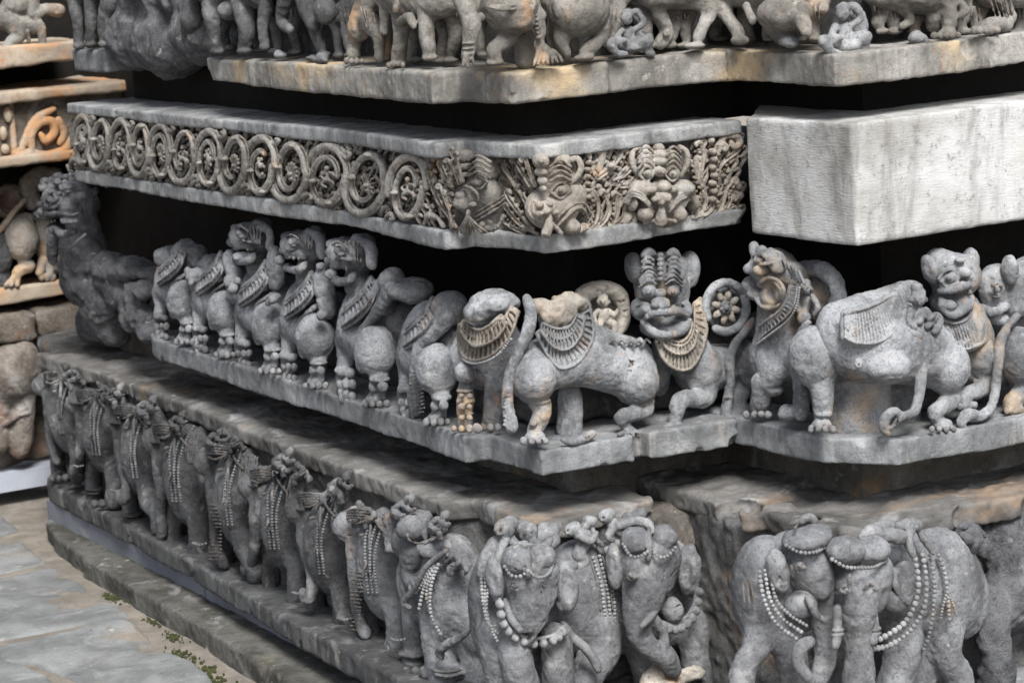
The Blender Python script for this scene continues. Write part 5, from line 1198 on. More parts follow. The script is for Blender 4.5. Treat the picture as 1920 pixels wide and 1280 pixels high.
F.beads([(1716, 1048, .095), (1722, 1090, .105), (1716, 1130, .115), (1695, 1168, .125), (1660, 1192, .13), (1640, 1202, .13)], 6, mat='bead')
F.beads([(1730, 1040, .09), (1737, 1090, .10), (1732, 1140, .11), (1706, 1182, .12), (1670, 1208, .125), (1638, 1216, .13)], 5.4, mat='bead')
F.beads([(1744, 1040, .085), (1752, 1090, .095), (1750, 1140, .10), (1742, 1190, .10), (1732, 1215, .09)], 4.2); F.beads([(1760, 1040, .08), (1772, 1075, .09), (1776, 1110, .095), (1780, 1160, .09)], 4.4)
F.beads([(1776, 1110, .098), (1768, 1135, .096), (1764, 1158, .092)], 3); F.beads([(1777, 1110, .098), (1788, 1135, .094), (1792, 1150, .09)], 3)
F.part('cheek_fold', 'eleph', .0022, ()); F.b(1676, 1126, .105, 30, 24, .02, -20, .003)
for j in range(4): F.t([(1655 + j * 9, 1140 - j * 5, .115, 2.6), (1668 + j * 9, 1118 - j * 5, .118, 2.6)], .001)
F.build()
F = Fig('carved_elephant', 'worn unfinished elephant at the right edge, only a rough leg and flank left', 'carved elephant', 'y', -0.45, 'rock', GE, noise=((.003, .012), (.005, .03)))
F.b(1860, 1140, .0, 60, 50, .05, 0, .03); F.b(1920, 1100, .0, 70, 90, .05, 0, .03); F.t([(1860, 1180, .03, 32), (1868, 1230, .035, 28), (1870, 1300, .03, 34)], .012); F.b(1910, 1010, -.02, 90, 60, .04, 0, .03)
F.build()
F = Fig('broken_fragment', 'knobbly pale stump of broken stone below the curled trunk at the block end', 'stone fragment', 'y', -0.10, 'tanlion', None, .0026, ((.003, .01), (.004, .03)))
F.b(1228, 1262, .0, 18, 18); F.b(1215, 1278, .0, 14, 14); F.b(1270, 1270, 0, 26, 14); F.b(1300, 1262, 0, 22, 12); F.b(1240, 1285, 0, 40, 18); F.build()

# --- riders on the elephants
GR = 'small riders and attendants over the elephants'
def erider(label, axis, val, x, y, s, mat, lean=0.0, flip=1, off=.06):
    c = lambda a, b, o, r: (x + flip * a * s, y + b * s, off + o, r * s)
    y += .35 * s
    F = Fig('carved_rider', label, 'carved rider', axis, val, mat, GR, .0022, ((.0013, .008), (.002, .02)))
    F.b(x, y + .35 * s, off - .01, .75 * s, .5 * s, .02, 0, .01)
    F.t([c(0, -.05, 0, .36), c(-.45 + lean, .45, .005, .32)], .004)
    F.b(x + flip * .45 * s, y - .38 * s, off + .008, .27 * s, .30 * s, None, 0, .003); F.b(x + flip * .62 * s, y - .58 * s, off, .22 * s, .22 * s, None, 0, .003)
    F.b(x + flip * .60 * s, y - .30 * s, off + .012, .09 * s, .08 * s, None, 0, .001); F.b(x + flip * .36 * s, y - .42 * s, off + .008 + .0003 * s, .06 * s, .05 * s, None, 0, .001)
    F.t([c(.12, -.12, .01, .17), c(.52, .18, .02, .15), c(.78, .10, .02, .12)], .003)
    F.t([c(-.1, -.1, .01, .17), c(-.42, .12, .015, .15), c(-.25, .42, .02, .12)], .003)
    F.t([c(-.4, .45, .01, .24), c(.15, .60, .02, .20), c(.1, .98, .02, .15), c(.3, 1.04, .02, .11)], .003)
    F.t([c(-.45, .45, 0, .22), c(-.82, .70, .01, .17), c(-.7, 1.05, .01, .12)], .003)
    F.t([c(-.55, .30, .02, .05), c(-.2, .5, .035, .06), c(.2, .42, .03, .05)], .001)
    return F.build()
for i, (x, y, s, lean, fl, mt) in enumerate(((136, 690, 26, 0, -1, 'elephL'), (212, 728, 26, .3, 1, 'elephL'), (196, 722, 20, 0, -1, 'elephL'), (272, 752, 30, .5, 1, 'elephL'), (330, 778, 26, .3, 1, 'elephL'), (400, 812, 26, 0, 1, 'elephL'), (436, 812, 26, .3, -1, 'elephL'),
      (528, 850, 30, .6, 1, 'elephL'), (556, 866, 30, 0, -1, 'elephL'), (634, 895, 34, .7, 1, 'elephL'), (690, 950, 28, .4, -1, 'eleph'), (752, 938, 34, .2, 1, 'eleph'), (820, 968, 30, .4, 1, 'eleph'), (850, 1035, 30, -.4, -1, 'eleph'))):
    erider(['rider crouched on the farthest elephant', 'rider leaning back over the second elephant', 'tiny companion on the second elephant', 'rider lying on the head of the third elephant', 'rider over the bent necked fourth elephant',
            'first worn rider between the fourth and fifth elephants', 'second worn rider beside the ledge over the fifth elephant', 'rider stretched back on the sixth elephant', 'companion behind the rider on the sixth elephant',
            'rider sprawled with a scarf over the seventh elephant', 'rider low on the flank behind the ring marked trunk', 'rider draped over the ear of the one domed elephant', 'rider behind the dome of the elephant left of the corner', 'attendant reaching down the flank left of the corner'][i], 'x', -0.07, x, y, s, mt, lean, fl)
def person(label, axis, val, head, limbs, mat='rider'):
    F = Fig('carved_rider', label, 'carved rider', axis, val, mat, GR, .0021, ((.0009, .006), (.0014, .02)))
    x, y, o, r, d = head                         # d: the way the face looks, -1 left, 1 right
    F.b(x, y, o, r, r * 1.05, None, 0, .002); F.b(x - d * r * .55, y - r * .5, o - .003, r * .85, r * .75, None, 0, .001)
    F.b(x + d * r * .75, y + r * .15, o + .005, r * .28, r * .26, None, 0, .001); F.b(x + d * r * .35, y - r * .05, o + r * .0009, r * .2, r * .16, None, 0, .0006)
    F.b(x + d * r * .5, y + r * .55, o + r * .0006, r * .3, r * .12, None, 0, .0006); F.b(x - d * r * .35, y + r * .1, o + r * .0009, r * .2, r * .32, None, 0, .0006)
    for q in range(4): F.t([(x - d * r * (1.3 - q * .3), y - r * .2, o + .006, 1.3), (x - d * r * (.9 - q * .3), y - r * 1.0, o + .006, 1.3)], .0006)
    for pts in limbs: F.t(pts, .003)
    return F.build()
person('left rider of the pair with ornate hair above the short trunked elephant', 'y', -0.03, (946, 990, .075, 19, -1), [[(930, 1018, .06, 15), (915, 1045, .055, 14), (905, 1075, .05, 11)], [(948, 1010, .08, 10), (938, 1035, .09, 8), (932, 1062, .09, 7)], [(955, 1008, .07, 11), (970, 1022, .085, 8), (985, 1018, .09, 6)]])
person('right rider of the pair, round headed, above the short trunked elephant', 'y', -0.03, (990, 996, .08, 18, 1), [[(1008, 1008, .07, 14), (1030, 1000, .06, 14), (1045, 985, .05, 10)], [(1002, 1016, .095, 9), (1018, 1024, .1, 7), (1032, 1012, .095, 6)], [(1020, 990, .06, 12), (1040, 1010, .07, 9), (1030, 1028, .08, 7)]])
person('standing attendant with folded arms between the two corner elephants', 'y', -0.03, (1070, 992, .035, 12, -1), [[(1084, 1000, .035, 12), (1100, 1006, .03, 13), (1088, 1030, .03, 12), (1084, 1042, .03, 11)], [(1092, 1008, .05, 7), (1108, 1014, .055, 6), (1118, 998, .05, 5)], [(1084, 1040, .03, 11), (1098, 1050, .035, 8), (1090, 1060, .035, 7), (1066, 1064, .035, 5)]])
person('small kissing companion facing the rider with the outstretched arm', 'y', -0.03, (1108, 978, .035, 11, 1), [[(1098, 985, .03, 10), (1090, 994, .025, 10)], [(1112, 992, .04, 6), (1118, 1010, .045, 5), (1130, 1022, .045, 5)], [(1120, 1016, .04, 6), (1126, 1034, .04, 5)]])
person('rider with outstretched arm leaning over the domes of the curled trunk elephant', 'y', -0.03, (1136, 968, .045, 13, -1), [[(1148, 982, .045, 13), (1164, 992, .05, 14), (1178, 1000, .05, 13)], [(1160, 984, .06, 10), (1190, 976, .07, 9), (1216, 982, .085, 8), (1222, 996, .1, 6)], [(1150, 990, .055, 8), (1140, 1004, .06, 6), (1148, 1014, .06, 5)], [(1176, 970, .03, 10), (1196, 966, .03, 12), (1204, 958, .03, 9)]])
F = Fig('carved_rider', 'small lizard like figure lying on the brow of the half hidden elephant', 'carved rider', 'y', -0.50, 'eleph', GR, .0024)
F.t([(1480, 982, .06, 5), (1500, 976, .07, 8), (1518, 970, .07, 9), (1530, 980, .075, 5)], .003); F.t([(1500, 976, .08, 4), (1490, 990, .09, 4)], .002); F.build()
F = Fig('carved_rider', 'rider lying flat over the wide browed elephant, head toward the left', 'carved rider', 'y', -0.50, 'rider', GR, .0024)
F.t([(1612, 1008, .10, 6), (1632, 996, .10, 12), (1660, 1002, .09, 14), (1688, 1005, .08, 14)], .004); F.t([(1640, 990, .06, 10), (1668, 985, .06, 12)], .003); F.build()
F = Fig('carved_rider', 'small sitting rider with legs hanging over the large bead strings', 'carved rider', 'y', -0.50, 'rider', GR, .0024)
F.b(1712, 985, .06, 18, 12); F.t([(1700, 982, .06, 10), (1680, 988, .06, 8)], .004); F.t([(1708, 990, .07, 9), (1704, 1015, .08, 7), (1712, 1040, .08, 6)], .003); F.t([(1722, 988, .06, 9), (1732, 1010, .07, 7), (1744, 1028, .07, 6), (1750, 1040, .07, 4)], .003); F.build()
F = Fig('carved_mask', 'small broken face peering out beside the right ledge scar', 'stone carving', 'y', -0.46, 'rock', None, .0026, ((.003, .01),))
F.b(1815, 1010, .02, 24, 28, .03, 0, .006); F.b(1815, 1012, .045, 8, 10, .015, 0, .003); F.b(1805, 1002, .045, 5, 5); F.b(1828, 1000, .04, 5, 5); F.t([(1795, 1000, .02, 6), (1805, 985, .03, 6), (1830, 990, .02, 7), (1845, 1002, .02, 5)], .003); F.build()
# ================================================================== SCROLL FRIEZE
def sroll(axis, val, name, prims, mat='scroll', vox=.0018, parent=scroll_root, noise=((.0009, .008), (.0012, .03))):
    F = Fig(name, None, None, axis, val, mat, None, vox, noise); F.order = []; F.part(name, mat)
    prims(F)
    F.build(root=parent)
YC = lambda x: 198 + (x - 125) * .094            # upper rim line on the left face
MED = [(155, 258, 0), (188, 266, 1), (226, 270, 2), (263, 275, 3), (301, 282, 1), (343, 286, 2), (391, 293, 0), (439, 300, 4), (489, 309, 3), (545, 316, 4), (614, 330, 2), (687, 331, 1), (765, 352, 5)]
vr = random.Random(21)
def medallion(i, x, y, kind):
    nxt = MED[i + 1][0] - x if i + 1 < len(MED) else 80
    for _ in range(4):
        p_, m_ = on_plane('x', -.06, x, y); y += (p_[2] - 1.0945) / m_
    hw = min(36, max(15, nxt * .49)); hh = .068 / m_
    up = (i % 2 == 0)
    def f(F):
        d = 1 if up else -1                      # the stem passes over the top of even cells and under odd ones
        R0 = hw * vr.uniform(.98, 1.1); sh = vr.uniform(.08, .22) * hw / hh; tw = vr.uniform(4.6, 6.4); k0 = vr.uniform(.82, .95)
        def vine(P, w, off):
            A = spline(np.array(P, float), 5)
            F.t([(q[0], q[1], off + q[3], w * q[2]) for q in A], .0015, sm=False)
            D = np.gradient(A[:, :2], axis=0); nn = np.stack([-D[:, 1], D[:, 0]], 1); nn /= np.linalg.norm(nn, axis=1)[:, None] + 1e-9
            for sg in (-1, 1): F.t([(q[0] + n[0] * w * .62 * sg * q[2] * (.8 if hw > 24 else .6), q[1] + n[1] * w * .62 * sg * q[2], off + q[3] + w * .00052, 1.7) for q, n in zip(A, nn)], .0006, sm=False)
        w = 9.0 if hw > 24 else 7.0
        # arch over the cell
        arch = [(x - R0 * math.cos(a), y - d * hh * .93 * math.sin(a), 1, 0) for a in np.linspace(-.15, math.pi * .98, 9)]
        coil = [(x + R0 * (k0 - .44 * q) * math.cos(a), y + d * hh * (1 - .52 * q) * math.sin(a) * .95, 1 - .45 * q, .003 * q) for q, a in ((k / 11, k / 11 * tw) for k in range(12))]
        arch = [(q[0] - (q[1] - y) * sh, *q[1:]) for q in arch]; coil = [(q[0] - (q[1] - y) * sh, *q[1:]) for q in coil]
        vine(arch, w, .018); vine(coil, w, .018)
        for k in (3, 6):
            a = k / 11 * 5.4; q = k / 11; cx, cy = x + R0 * (1 - .5 * q) * math.cos(a), y + d * hh * (1 - .52 * q) * math.sin(a) * .95
            F.b(cx, cy, .028, w * .95, w * .5, None, 0, .001)
        for cxx, cyy, fl in ((x + R0 * .95, y - d * hh * .86, -d), (x - R0 * .95, y + d * hh * .86, d)):
            F.t([(cxx - 7, cyy + fl * 8, .014, 3.4), (cxx - 6, cyy - fl * 3, .018, 4.4), (cxx + 2, cyy - fl * 8, .02, 4.4), (cxx + 7, cyy - fl * 1, .02, 4), (cxx + 1, cyy + fl * 2, .022, 3)], .0012)
            F.t([(cxx + 5, cyy + fl * 12, .012, 3), (cxx + 9, cyy + fl * 3, .014, 3.6)], .001); F.t([(cxx - 10, cyy + fl * 13, .012, 3), (cxx - 13, cyy + fl * 4, .014, 3.4)], .001)
        hh2, hw2 = hh * .62, hw * .72
        inner(F, hh2, hw2)
    def inner(F, hh, hw):
        if kind in (1, 4):                       # fan flower
            for q in range(8):
                a = -2.3 + q * .42
                F.t([(x, y + hh * .25, .020, 2.2), (x + hw * .50 * math.cos(a), y + hh * .15 + hh * .55 * math.sin(a), .026, 2.9)], .001)
            F.b(x + 2, y + hh * .35, .024, hw * .28, hh * .14, None, 0, .002); F.b(x - 2, y + hh * .15, .03, hw * .2, hh * .1, None, 0, .001)
        elif kind in (2, 5):                     # dancing figure
            F.b(x - 1, y - hh * .42, .024, hw * .22, hh * .13, None, 0, .002); F.t([(x, y - hh * .28, .02, hw * .2), (x + 2, y + .05 * hh, .02, hw * .17), (x - 2, y + .15 * hh, .022, hw * .22)], .003)
            F.t([(x - 2, y - hh * .22, .024, 2.6), (x - hw * .45, y - .05 * hh, .026, 2.6), (x - hw * .3, y + .1 * hh, .026, 2.4)], .001); F.t([(x + 2, y - hh * .22, .024, 2.6), (x + hw * .45, y - .12 * hh, .026, 2.6), (x + hw * .4, y + .12 * hh, .024, 2.4)], .001)
            F.t([(x - 2, y + .15 * hh, .024, 4), (x - hw * .4, y + .36 * hh, .026, 3.6), (x - hw * .1, y + .52 * hh, .024, 3)], .001); F.t([(x + 2, y + .15 * hh, .024, 4), (x + hw * .42, y + .3 * hh, .026, 3.6), (x + hw * .4, y + .52 * hh, .024, 3)], .001)
        elif kind == 3:                          # coiled leaf
            F.t([(x + hw * .5 * (1 - t) * math.cos(5 * t + 1), y + hh * .55 * (1 - t) * math.sin(5 * t + 1), .022 + .006 * t, 4.2) for t in np.linspace(0, .9, 9)], .002)
            for q in range(6): F.b(x + hw * .3 * math.cos(q), y + hh * .45 * math.sin(q * 1.05), .026, 3.4, 4.2, None, 0, .001)
        else:                                    # bud with berries
            F.t([(x - 3, y + hh * .5, .02, 5), (x + 3, y, .024, 7), (x - 2, y - hh * .4, .02, 4)], .003)
            for q in range(9): F.b(x + hw * .38 * math.cos(q * .7), y + hh * .5 * math.sin(q * .7), .024, 3.6, 3.8, None, 0, .001)
    yy = on_plane('x', -.05, x, y)[0][1]
    sroll('x', float(np.interp(yy, [.225, .73, 1.4, 2.235], [-.092, -.058, -.088, -.100])) + .026, 'vine_scroll', f, 'scrollG')
for i, (x, y, k) in enumerate(MED): medallion(i, x, y, k)

def frond(F, pts, off=.02, w=4.0, beads=0, curl=1):
    """flame shaped frond: double line stem, curl at the tip, row of berries inside"""
    A = spline(np.array(pts, float), 5)
    F.t([(x, y, off, w) for x, y in A], .002, sm=False)
    d = np.gradient(A, axis=0); nrm = np.stack([-d[:, 1], d[:, 0]], 1); nrm /= np.linalg.norm(nrm, axis=1)[:, None] + 1e-9
    for sgn in (-1, 1): F.t([(x + n[0] * w * .8 * sgn, y + n[1] * w * .8 * sgn, off + .006, 1.4) for (x, y), n in zip(A, nrm)], .001, sm=False)
    x, y = A[-1]; tx, ty = d[-1] / (np.linalg.norm(d[-1]) + 1e-9); nx, ny = -ty * curl, tx * curl
    F.t([(x, y, off, w), (x + tx * w * 1.2 + nx * w * .6, y + ty * w * 1.2 + ny * w * .6, off + .003, w * .9), (x + tx * w * .9 + nx * w * 2.0, y + ty * w * .9 + ny * w * 2.0, off + .004, w * .8), (x - tx * w * .4 + nx * w * 2.0, y - ty * w * .4 + ny * w * 2, off + .006, w * .75)], .002)
    if beads:
        for j in range(2, len(A) - 1, 2):
            F.b(A[j][0] + nrm[j][0] * w * 1.9 * beads, A[j][1] + nrm[j][1] * w * 1.9 * beads, off + .002, w * .75, w * .75, None, 0, .001)

# the monster face on the first re-entrant corner (left face)
def face1(F):
    F.b(884, 372, .012, 44, 38, .04, 0, .006); F.b(905, 362, .008, 38, 34, .035, -8, .008); F.b(884, 305, .002, 28, 30, .03, 0, .006); F.b(915, 312, .006, 18, 28, .03, 0, .004)
    F.eye(899, 341, .036, 11, 10)
    for j in range(4): F.t([(878, 332 - j * 10, .046 - j * .002, 2.6), (897, 322 - j * 10, .056 - j * .003, 3), (920, 334 - j * 10, .04, 2.6)], .0006)
    F.b(873, 378, .05, 15, 17, .026, 0, .002); F.b(866, 366, .06, 8, 9, .014, 0, .002); F.b(859, 384, .06, 6, 6, .01, 0, .001); F.b(887, 384, .06, 6, 6, .01, 0, .001)
    F.t([(855, 372, .06, 2.4), (858, 356, .058, 2.4), (874, 350, .06, 2.4), (892, 360, .058, 2.4), (897, 376, .055, 2.4), (886, 396, .055, 2.4)], .0006)
    for j in range(3): F.t([(846 - j * 5, 345, .036 - j * .004, 2.6), (846 - j * 4, 380, .042 - j * .004, 2.8), (856 - j * 2, 406, .042 - j * .004, 2.8), (872, 418 + j * 4, .04, 2.4)], .0006)
    for j in range(3): F.t([(892, 416 - j * 8, .046, 2.8), (918, 400 - j * 8, .048, 2.8), (946, 382 - j * 8, .035, 2.6)], .0006)
    F.b(926, 414, .03, 18, 8, .02, 20, .002, True)
    F.t([(878, 396, .055, 3.5), (878, 410, .06, 6), (875, 432, .05, 11)], .002)
    for dx in (-20, -12, -4, 5, 14, 26, 38): F.t([(877, 404, .064, 2), (876 + dx * .5, 422, .064, 2.3), (876 + dx, 436, .055, 2.3)], .0006)
    F.b(912, 420, .04, 5, 8, .015, 20, .001); F.b(922, 426, .035, 5, 7, .015, 20, .001); F.t([(902, 434, .035, 4), (930, 428, .035, 4), (944, 406, .03, 4)], .002)
    F.b(872, 292, .04, 8, 12, .02, 0, .002); F.b(872, 312, .04, 6, 8, .015, 0, .001); F.b(872, 328, .042, 5, 6, .015, 0, .001)
sroll('x', -.008, 'monster_face', face1, 'scrollG', vox=.0016)
def fr1(F):
    frond(F, [(855, 425), (830, 390), (808, 345), (800, 315)], .02, 4.2, 1, 1); frond(F, [(862, 345), (850, 315), (840, 300)], .02, 3.6, 1, -1)
    frond(F, [(868, 340), (858, 305), (852, 292)], .02, 3.4, 0, 1); frond(F, [(850, 425), (838, 380), (826, 350)], .024, 3.6, 1, -1)
    F.t([(796, 420, .02, 4), (804, 405, .02, 5), (820, 408, .02, 5), (832, 425, .02, 5)], .002)
    frond(F, [(848, 352), (832, 325), (826, 305)], .02, 3.4, 1, 1)
sroll('x', -.052, 'frond', fr1, 'scrollG', vox=.0017)
# the big monster at the main corner
def face2(F):
    F.b(1040, 388, .006, 54, 44, .045, 0, .006); F.b(1060, 368, .004, 36, 34, .04, -8, .008); F.b(1048, 318, -.004, 30, 36, .03, 0, .008)
    F.eye(1051, 357, .036, 14, 11)
    for j in range(4): F.t([(1030, 340 - j * 9, .046 - j * .004, 2.8), (1050, 330 - j * 10, .058 - j * .004, 3.2), (1070, 340 - j * 9, .044 - j * .003, 2.8)], .0006)
    F.b(1052, 300, .02, 15, 13, .022, 0, .003)
    F.t([(1066, 346, .03, 5), (1082, 330, .034, 6), (1089, 312, .034, 6), (1082, 298, .03, 5), (1070, 300, .028, 5)], .001); F.b(1076, 318, .022, 7, 14, .012, -15, .001, True)
    F.b(1022, 391, .046, 20, 15, .026, 0, .003); F.b(1012, 384, .064, 7, 7, .010, 0, .001); F.b(1030, 383, .066, 6, 6, .010, 0, .001); F.b(1038, 398, .058, 9, 8, .016, 0, .001); F.b(1010, 400, .056, 7, 7, .014, 0, .001); F.b(1024, 398, .068, 7, 6, .010, 0, .001)
    F.t([(1002, 380, .046, 2.6), (1000, 396, .048, 2.6), (1012, 411, .05, 2.6)], .0006); F.t([(995, 376, .040, 2.6), (992, 398, .042, 2.6), (1006, 418, .045, 2.6)], .0006)
    F.t([(1040, 430, .048, 3), (1058, 410, .054, 3), (1078, 392, .050, 3.2), (1094, 392, .040, 3), (1100, 406, .034, 3)], .0006); F.t([(1034, 424, .048, 2.6), (1052, 402, .054, 2.6), (1074, 384, .050, 2.6), (1096, 382, .038, 2.6), (1108, 400, .03, 2.6)], .0006)
    F.b(1086, 408, .03, 12, 12, .04, 0, .002, True); F.b(1068, 424, .030, 15, 15, .03, -20, .002); F.b(1084, 430, .032, 4, 9, .02, -30, .001); F.b(1094, 426, .03, 4, 9, .02, -30, .001)
    F.t([(1030, 404, .064, 4.5), (1029, 420, .066, 8), (1024, 438, .064, 10)], .002); F.t([(1036, 420, .064, 5), (1052, 437, .058, 6)], .001); F.b(1024, 440, .075, 4, 4, .008, 0, .001)
    F.b(1014, 302, .040, 12, 15, .022, 0, .002); F.b(1015, 323, .042, 9, 8, .018, 0, .001); F.b(1017, 339, .044, 7, 9, .016, 0, .001); F.b(1018, 354, .046, 5, 7, .014, 0, .001); F.b(1014, 302, .062, 4, 5, .006, 0, .001)
sroll('y', .030, 'monster_face', face2, vox=.0016)
def fr2(F):
    frond(F, [(1004, 350), (992, 320), (985, 300)], .02, 4.2, 0, -1); frond(F, [(996, 350), (980, 325), (966, 300)], .018, 4, 1, -1); frond(F, [(988, 380), (964, 345), (948, 318), (940, 300)], .016, 4, 1, -1)
    frond(F, [(1000, 430), (970, 395), (950, 365)], .016, 4, 1, 1); frond(F, [(1010, 440), (975, 420), (948, 390)], .014, 4, 1, 1); frond(F, [(985, 438), (958, 425), (942, 412)], .012, 4, 1, 1)
sroll('x', .018, 'frond', fr2, vox=.0017)
def fr3(F):
    frond(F, [(1098, 432), (1118, 415), (1122, 385), (1114, 360)], .018, 4.2, -1, -1); frond(F, [(1092, 440), (1124, 425), (1142, 395), (1134, 362)], .02, 4.2, 0, -1)
    for j in range(6): F.b(1102, 305 + j * 13, .02, 5, 5, .012, 0, .001)
    F.t([(1126, 300, .02, 7), (1128, 285, .022, 7), (1116, 280, .024, 6), (1104, 287, .024, 6), (1106, 296, .024, 5)], .002); F.t([(1122, 318, .02, 6), (1128, 298, .02, 7)], .002)
    frond(F, [(1120, 335), (1138, 322), (1158, 300), (1168, 282)], .02, 4.4, 1, 1); frond(F, [(1148, 338), (1170, 330), (1188, 308)], .02, 4, 1, -1)
    F.b(1146, 313, .026, 8, 8, .015, 0, .002); F.b(1146, 313, .04, 3, 3, .01, 0, .001)
    frond(F, [(1128, 440), (1150, 420), (1158, 392), (1156, 365)], .018, 4, -1, -1); frond(F, [(1138, 436), (1168, 410), (1172, 385)], .018, 4, 1, -1)
    F.t([(1168, 424, .02, 6), (1176, 408, .02, 7), (1188, 402, .02, 6), (1190, 418, .02, 5)], .003); F.t([(1168, 424, .02, 4), (1200, 420, .02, 4)], .002)
    frond(F, [(1150, 345), (1166, 350), (1184, 345), (1198, 320)], .018, 4, -1, 1)
sroll('y', .035, 'frond', fr3, 'scroll', .0017)
# frontal monster face
def face3(F):
    F.b(1242, 374, .008, 58, 38, .04, 0, .006); F.b(1242, 404, .0, 42, 26, .03, 0, .006); F.b(1240, 312, .0, 36, 34, .028, 0, .006)
    for s in (-1, 1):
        ex = 1237 + s * 24
        F.eye(ex, 326, .036, 10, 10)
        for j in range(4): F.t([(ex - s * 12, 312 - j * 9, .040 - j * .002, 2.8), (ex + s * 2, 302 - j * 9, .048 - j * .002, 3.2), (ex + s * 15, 316 - j * 10, .036 - j * .002, 2.8)], .0006)
        F.t([(ex + s * 16, 330, .02, 4.5), (ex + s * 28, 306, .026, 5), (ex + s * 26, 284, .026, 5), (ex + s * 14, 276, .024, 5)], .001)
        F.b(1240 + s * 38, 354, .036, 24, 17, .022, 0, .003)
        for q in range(3): F.t([(1240 + s * (14 + q * 3), 398 - q * 8, .048, 2.6), (1240 + s * (34 + q), 376 - q * 6, .054, 2.8), (1240 + s * (54 + q * 2), 368 - q * 5, .042, 2.6), (1240 + s * (62 + q * 3), 384 - q * 2, .03, 2.6)], .0006)
        F.b(1241 + s * 48, 392, .026, 10, 17, .035, s * 8, .002, True); F.b(1241 + s * 32, 402, .038, 13, 15, .02, s * 10, .002)
        F.b(1240 + s * 58, 380, .02, 7, 18, .025, s * 5, .003)
        F.b(1240 + s * 20, 356, .050, 9, 8, .016, 0, .002)
    F.b(1240, 350, .048, 16, 13, .024, 0, .002); F.b(1239, 371, .052, 18, 12, .024, 0, .002); F.b(1228, 374, .068, 6, 6, .008, 0, .001); F.b(1251, 374, .068, 6, 6, .008, 0, .001); F.b(1239, 380, .066, 5, 6, .010, 0, .001)
    for sx in (1226, 1253): F.b(sx, 379, .078, 2.6, 2.6, .006, 0, .0006, True)
    F.t([(1240, 384, .060, 3), (1240, 398, .060, 7), (1239, 414, .052, 13)], .002); F.t([(1240, 410, .05, 4), (1270, 416, .04, 3)], .002); F.t([(1240, 410, .05, 4), (1208, 418, .04, 3)], .002)
    F.b(1236, 322, .046, 10, 10, .018, 0, .001); F.b(1236, 322, .064, 4, 4, .006, 0, .001); F.t([(1228, 322, .062, 1.6), (1236, 314, .064, 1.6), (1244, 322, .062, 1.6)], .0005, True)
    F.b(1235, 302, .036, 13, 10, .022, 0, .001); F.b(1235, 290, .034, 11, 9, .022, 0, .001); F.b(1235, 278, .03, 7, 9, .018, 0, .001)
sroll('y', .030, 'monster_face', face3, vox=.0016)
def fr4(F):
    frond(F, [(1302, 405), (1322, 385), (1318, 350), (1308, 325), (1304, 300)], .018, 4.2, -1, 1)
    frond(F, [(1298, 408), (1330, 395), (1344, 355), (1336, 310), (1350, 275)], .022, 5.5, 0, 1)
    for j in range(7): F.b(1336 + (j % 2) * 3, 284 + j * 15, .032, 6, 6, .012, 0, .001); F.b(1344, 290 + j * 15, .03, 4.5, 4, .01, 0, .001)
    F.t([(1342, 285, .02, 6), (1356, 258, .022, 6), (1378, 254, .024, 6), (1388, 268, .024, 6), (1376, 276, .026, 5), (1370, 266, .028, 4)], .003)
    frond(F, [(1345, 345), (1352, 310), (1372, 292), (1382, 285)], .018, 4.4, 1, -1); frond(F, [(1318, 410), (1350, 392), (1362, 355), (1374, 338)], .018, 4.6, 1, 1)
    frond(F, [(1334, 408), (1360, 395), (1372, 372)], .018, 3.8, 1, 1); frond(F, [(1316, 320), (1320, 290), (1314, 270)], .018, 4.4, -1, -1)
    F.b(1386, 366, .02, 6, 8, .012, 0, .002); F.b(1384, 350, .02, 5, 6, .012, 0, .002); F.b(1332, 263, .02, 6, 8, .012, 0, .002)
sroll('y', .035, 'frond', fr4, 'scroll', .0017)
def filler(seed, axis, val, x0, x1, ytop, ybot, n, lean, mat='scroll'):
    rr = random.Random(seed)
    def f(F):
        cols = int((x1 - x0) / 15) + 1
        for c in range(cols):
            for k in range(7):
                x = x0 + (c + .5 * (k % 2)) * 15 + rr.uniform(-3, 3); y = ytop(x) + 18 + k * (ybot(x) - ytop(x) - 26) / 6 + rr.uniform(-4, 4)
                if x > x1: continue
                w = rr.uniform(3.4, 4.6); d = lean * rr.choice((1, 1, .6)); o = rr.uniform(.004, .010)
                F.t([(x, y + 12, o, w * .8), (x + d * 4, y + 3, o + .004, w), (x + d * 10, y - 7, o + .006, w * .9), (x + d * 5, y - 12, o + .008, w * .8), (x + d * 1, y - 8, o + .009, w * .7)], .0012)
                F.b(x - d * 6, y - 2, o + .003, w * .8, w * .8, None, 0, .0008); F.b(x - d * 5, y + 7, o + .003, w * .7, w * .7, None, 0, .0008)
    sroll(axis, val, 'leafwork', f, mat, vox=.0018)
filler(1, 'x', -.055, 792, 858, lambda x: 268 + (x - 800) * .1, lambda x: 424 + (x - 800) * .1, 40, -1)
for j, (xa, xb) in enumerate(((140, 200), (200, 280), (280, 370), (370, 470), (470, 600), (600, 790))):
    yy = on_plane('x', -.05, (xa + xb) / 2, 280)[0][1]
    filler(10 + j, 'x', float(np.interp(yy, [.225, .73, 1.4, 2.235], [-.092, -.058, -.088, -.100])) + .030, xa, xb, lambda x: 200 + (x - 125) * .1 + 8, lambda x: 328 + (x - 130) * .145 + 4, 40, 1, 'scrollG')
filler(2, 'x', .024, 934, 1004, lambda x: 276 + (x - 930) * .14, lambda x: 436 + (x - 930) * .1, 40, -1)
filler(3, 'y', .032, 1096, 1196, lambda x: 276 - (x - 1096) * .16, lambda x: 440 - (x - 1096) * .14, 60, 1)
filler(4, 'y', .032, 1296, 1392, lambda x: 254 - (x - 1296) * .12, lambda x: 414 - (x - 1296) * .1, 60, 1)
